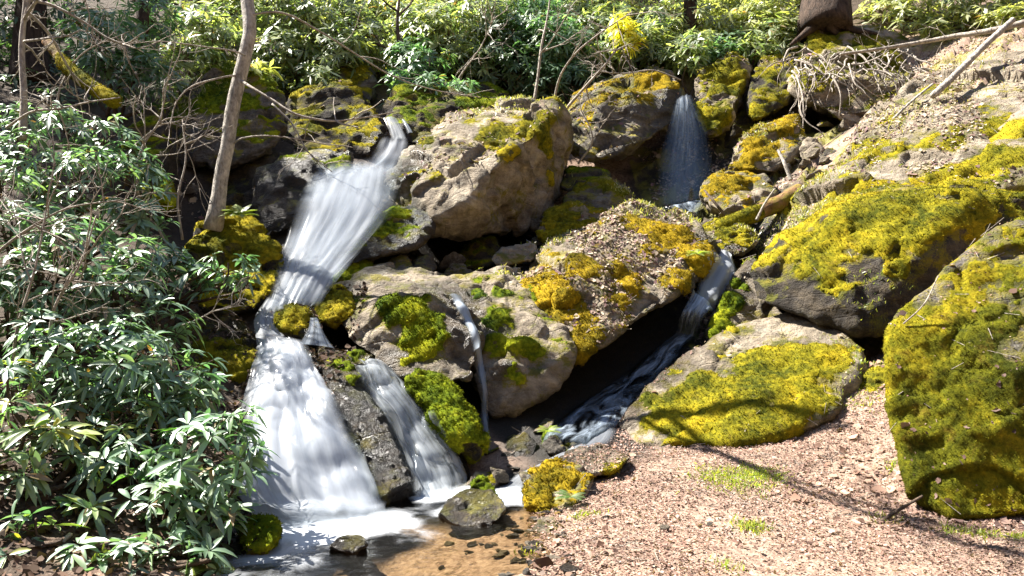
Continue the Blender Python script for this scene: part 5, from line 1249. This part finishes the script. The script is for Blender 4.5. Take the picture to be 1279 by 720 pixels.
# grass and tiny plants
def grass(label, spots, seed, pal, h):
    rng = np.random.default_rng(seed); Ps = []
    for (px, py, d, r, n) in spots:
        c = P(px, py, d)
        for _ in range(n):
            a = c[:2] + rng.normal(0, r * .5, 2); g = BVH.ray_cast(Vector((a[0], a[1], c[2] + .7)), Vector((0, 0, -1)))
            if g[0] is not None: Ps.append(list(g[0]))
    p = np.array(Ps); n = len(p); D = nrm(rng.normal(0, .55, (n, 3)) + [0, 0, 1]); S = nrm(np.cross(D, rng.normal(0, 1, (n, 3))))
    L = h * rng.uniform(.4, 1.2, (n, 1)); W = L * .11
    V = np.stack([p - S * W, p + S * W, p + D * L * .6 + S * W * .8, p + D * L * .6 - S * W * .8, p + D * L + [0, 0, -.1] * L + S * .0005, p + D * L + [0, 0, -.1] * L - S * .0005], 1).reshape(-1, 3)
    Fc = (np.arange(n)[:, None, None] * 6 + np.array([[0, 1, 2, 3], [3, 2, 4, 5]])[None]).reshape(-1, 4)
    pal = np.array(pal); c = pal[rng.choice(len(pal), n)] * rng.uniform(.8, 1.2, (n, 1))
    tag(mk('grass', V, Fc, LEAFB, cols={'tint': np.repeat(c, 6, 0)}), label, 'grass', kind='stuff')
grass('short bright green sprouts in patches on the leaf covered path', [(915,607,6.1,.28,1500),(950,597,6.2,.2,800),(1130,592,6.2,.14,400),(938,660,5.2,.12,400),(730,640,5.5,.1,120),(1190,655,5.2,.1,200),(1230,648,5.1,.12,200),(1275,655,5.0,.1,150),(660,690,4.9,.08,60),(1110,640,5.4,.1,80),(1100,420,8.3,.4,500),(1080,455,8.0,.3,300),(1075,500,7.5,.25,250),(910,712,4.5,.1,60),(1060,420,8.5,.2,200)], 1, [(.28,.32,.05),(.36,.36,.07),(.2,.27,.04)], .04)
grass('pale dry grass and small plants fringing the rocks and slope', [(640,340,9.3,.2,150),(690,320,10,.3,300),(800,265,10.8,.4,500),(860,275,10.6,.3,400),(960,290,10.4,.5,900),(1000,250,10.8,.5,700),(1060,215,11,.6,500),(1040,290,9.7,.4,500),(1120,170,11.5,.6,400),(1200,110,12,.7,400),(1000,280,10.3,.5,700),(690,262,10.9,.25,250),(780,225,11.5,.25,250),(650,150,12,.4,500),(600,140,12.3,.4,400),(270,100,11.6,.6,900),(230,125,11.4,.3,400),(1130,90,13.5,.5,500),(1200,60,13,.6,600),(700,140,12.0,.2,200),(950,180,12.7,.3,300)], 2, [(.24,.23,.06),(.33,.29,.11),(.16,.19,.04),(.40,.36,.18)], .06)

# ================================================================== LIGHT, CAMERA
sun_dir = nrm(np.array([-.557, .25, .79]))
el = math.asin(sun_dir[2]); az = math.atan2(sun_dir[0], sun_dir[1])
w = bpy.data.worlds.new('World'); scene.world = w; w.use_nodes = True
nt = w.node_tree; bg = nt.nodes['Background']
sky = nt.nodes.new('ShaderNodeTexSky'); sky.sky_type = 'NISHITA'; sky.sun_disc = False
sky.sun_elevation = el; sky.sun_rotation = az; sky.air_density = 1.0; sky.dust_density = .6
nt.links.new(sky.outputs[0], bg.inputs[0]); bg.inputs[1].default_value = .055
sl = bpy.data.lights.new('Sun', 'SUN'); sl.energy = 5.0; sl.angle = math.radians(.5); sl.color = (1, .95, .87)
so = bpy.data.objects.new('Sun', sl); col.objects.link(so)
so.rotation_euler = Vector(sun_dir).to_track_quat('Z', 'Y').to_euler(); so.location = (0, 0, 30)

cam = bpy.data.cameras.new('Camera'); cam.sensor_width = 36; cam.lens = 36 * F / 1279.0; cam.clip_end = 500; cam.clip_start = .05
co = bpy.data.objects.new('Camera', cam); co.location = (0, 0, CAMZ); co.rotation_euler = (math.pi / 2, 0, 0); col.objects.link(co)
scene.camera = co
vs = scene.view_settings; vs.view_transform = 'Standard'; vs.look = 'None'; vs.gamma = 1; vs.use_curve_mapping = False; vs.exposure = 2.15
cy = scene.cycles; cy.use_denoising = True; cy.max_bounces = 8; cy.transparent_max_bounces = 14; cy.diffuse_bounces = 1; cy.glossy_bounces = 2; cy.transmission_bounces = 3
cy.sample_clamp_indirect = 4; cy.caustics_reflective = False; cy.caustics_refractive = False
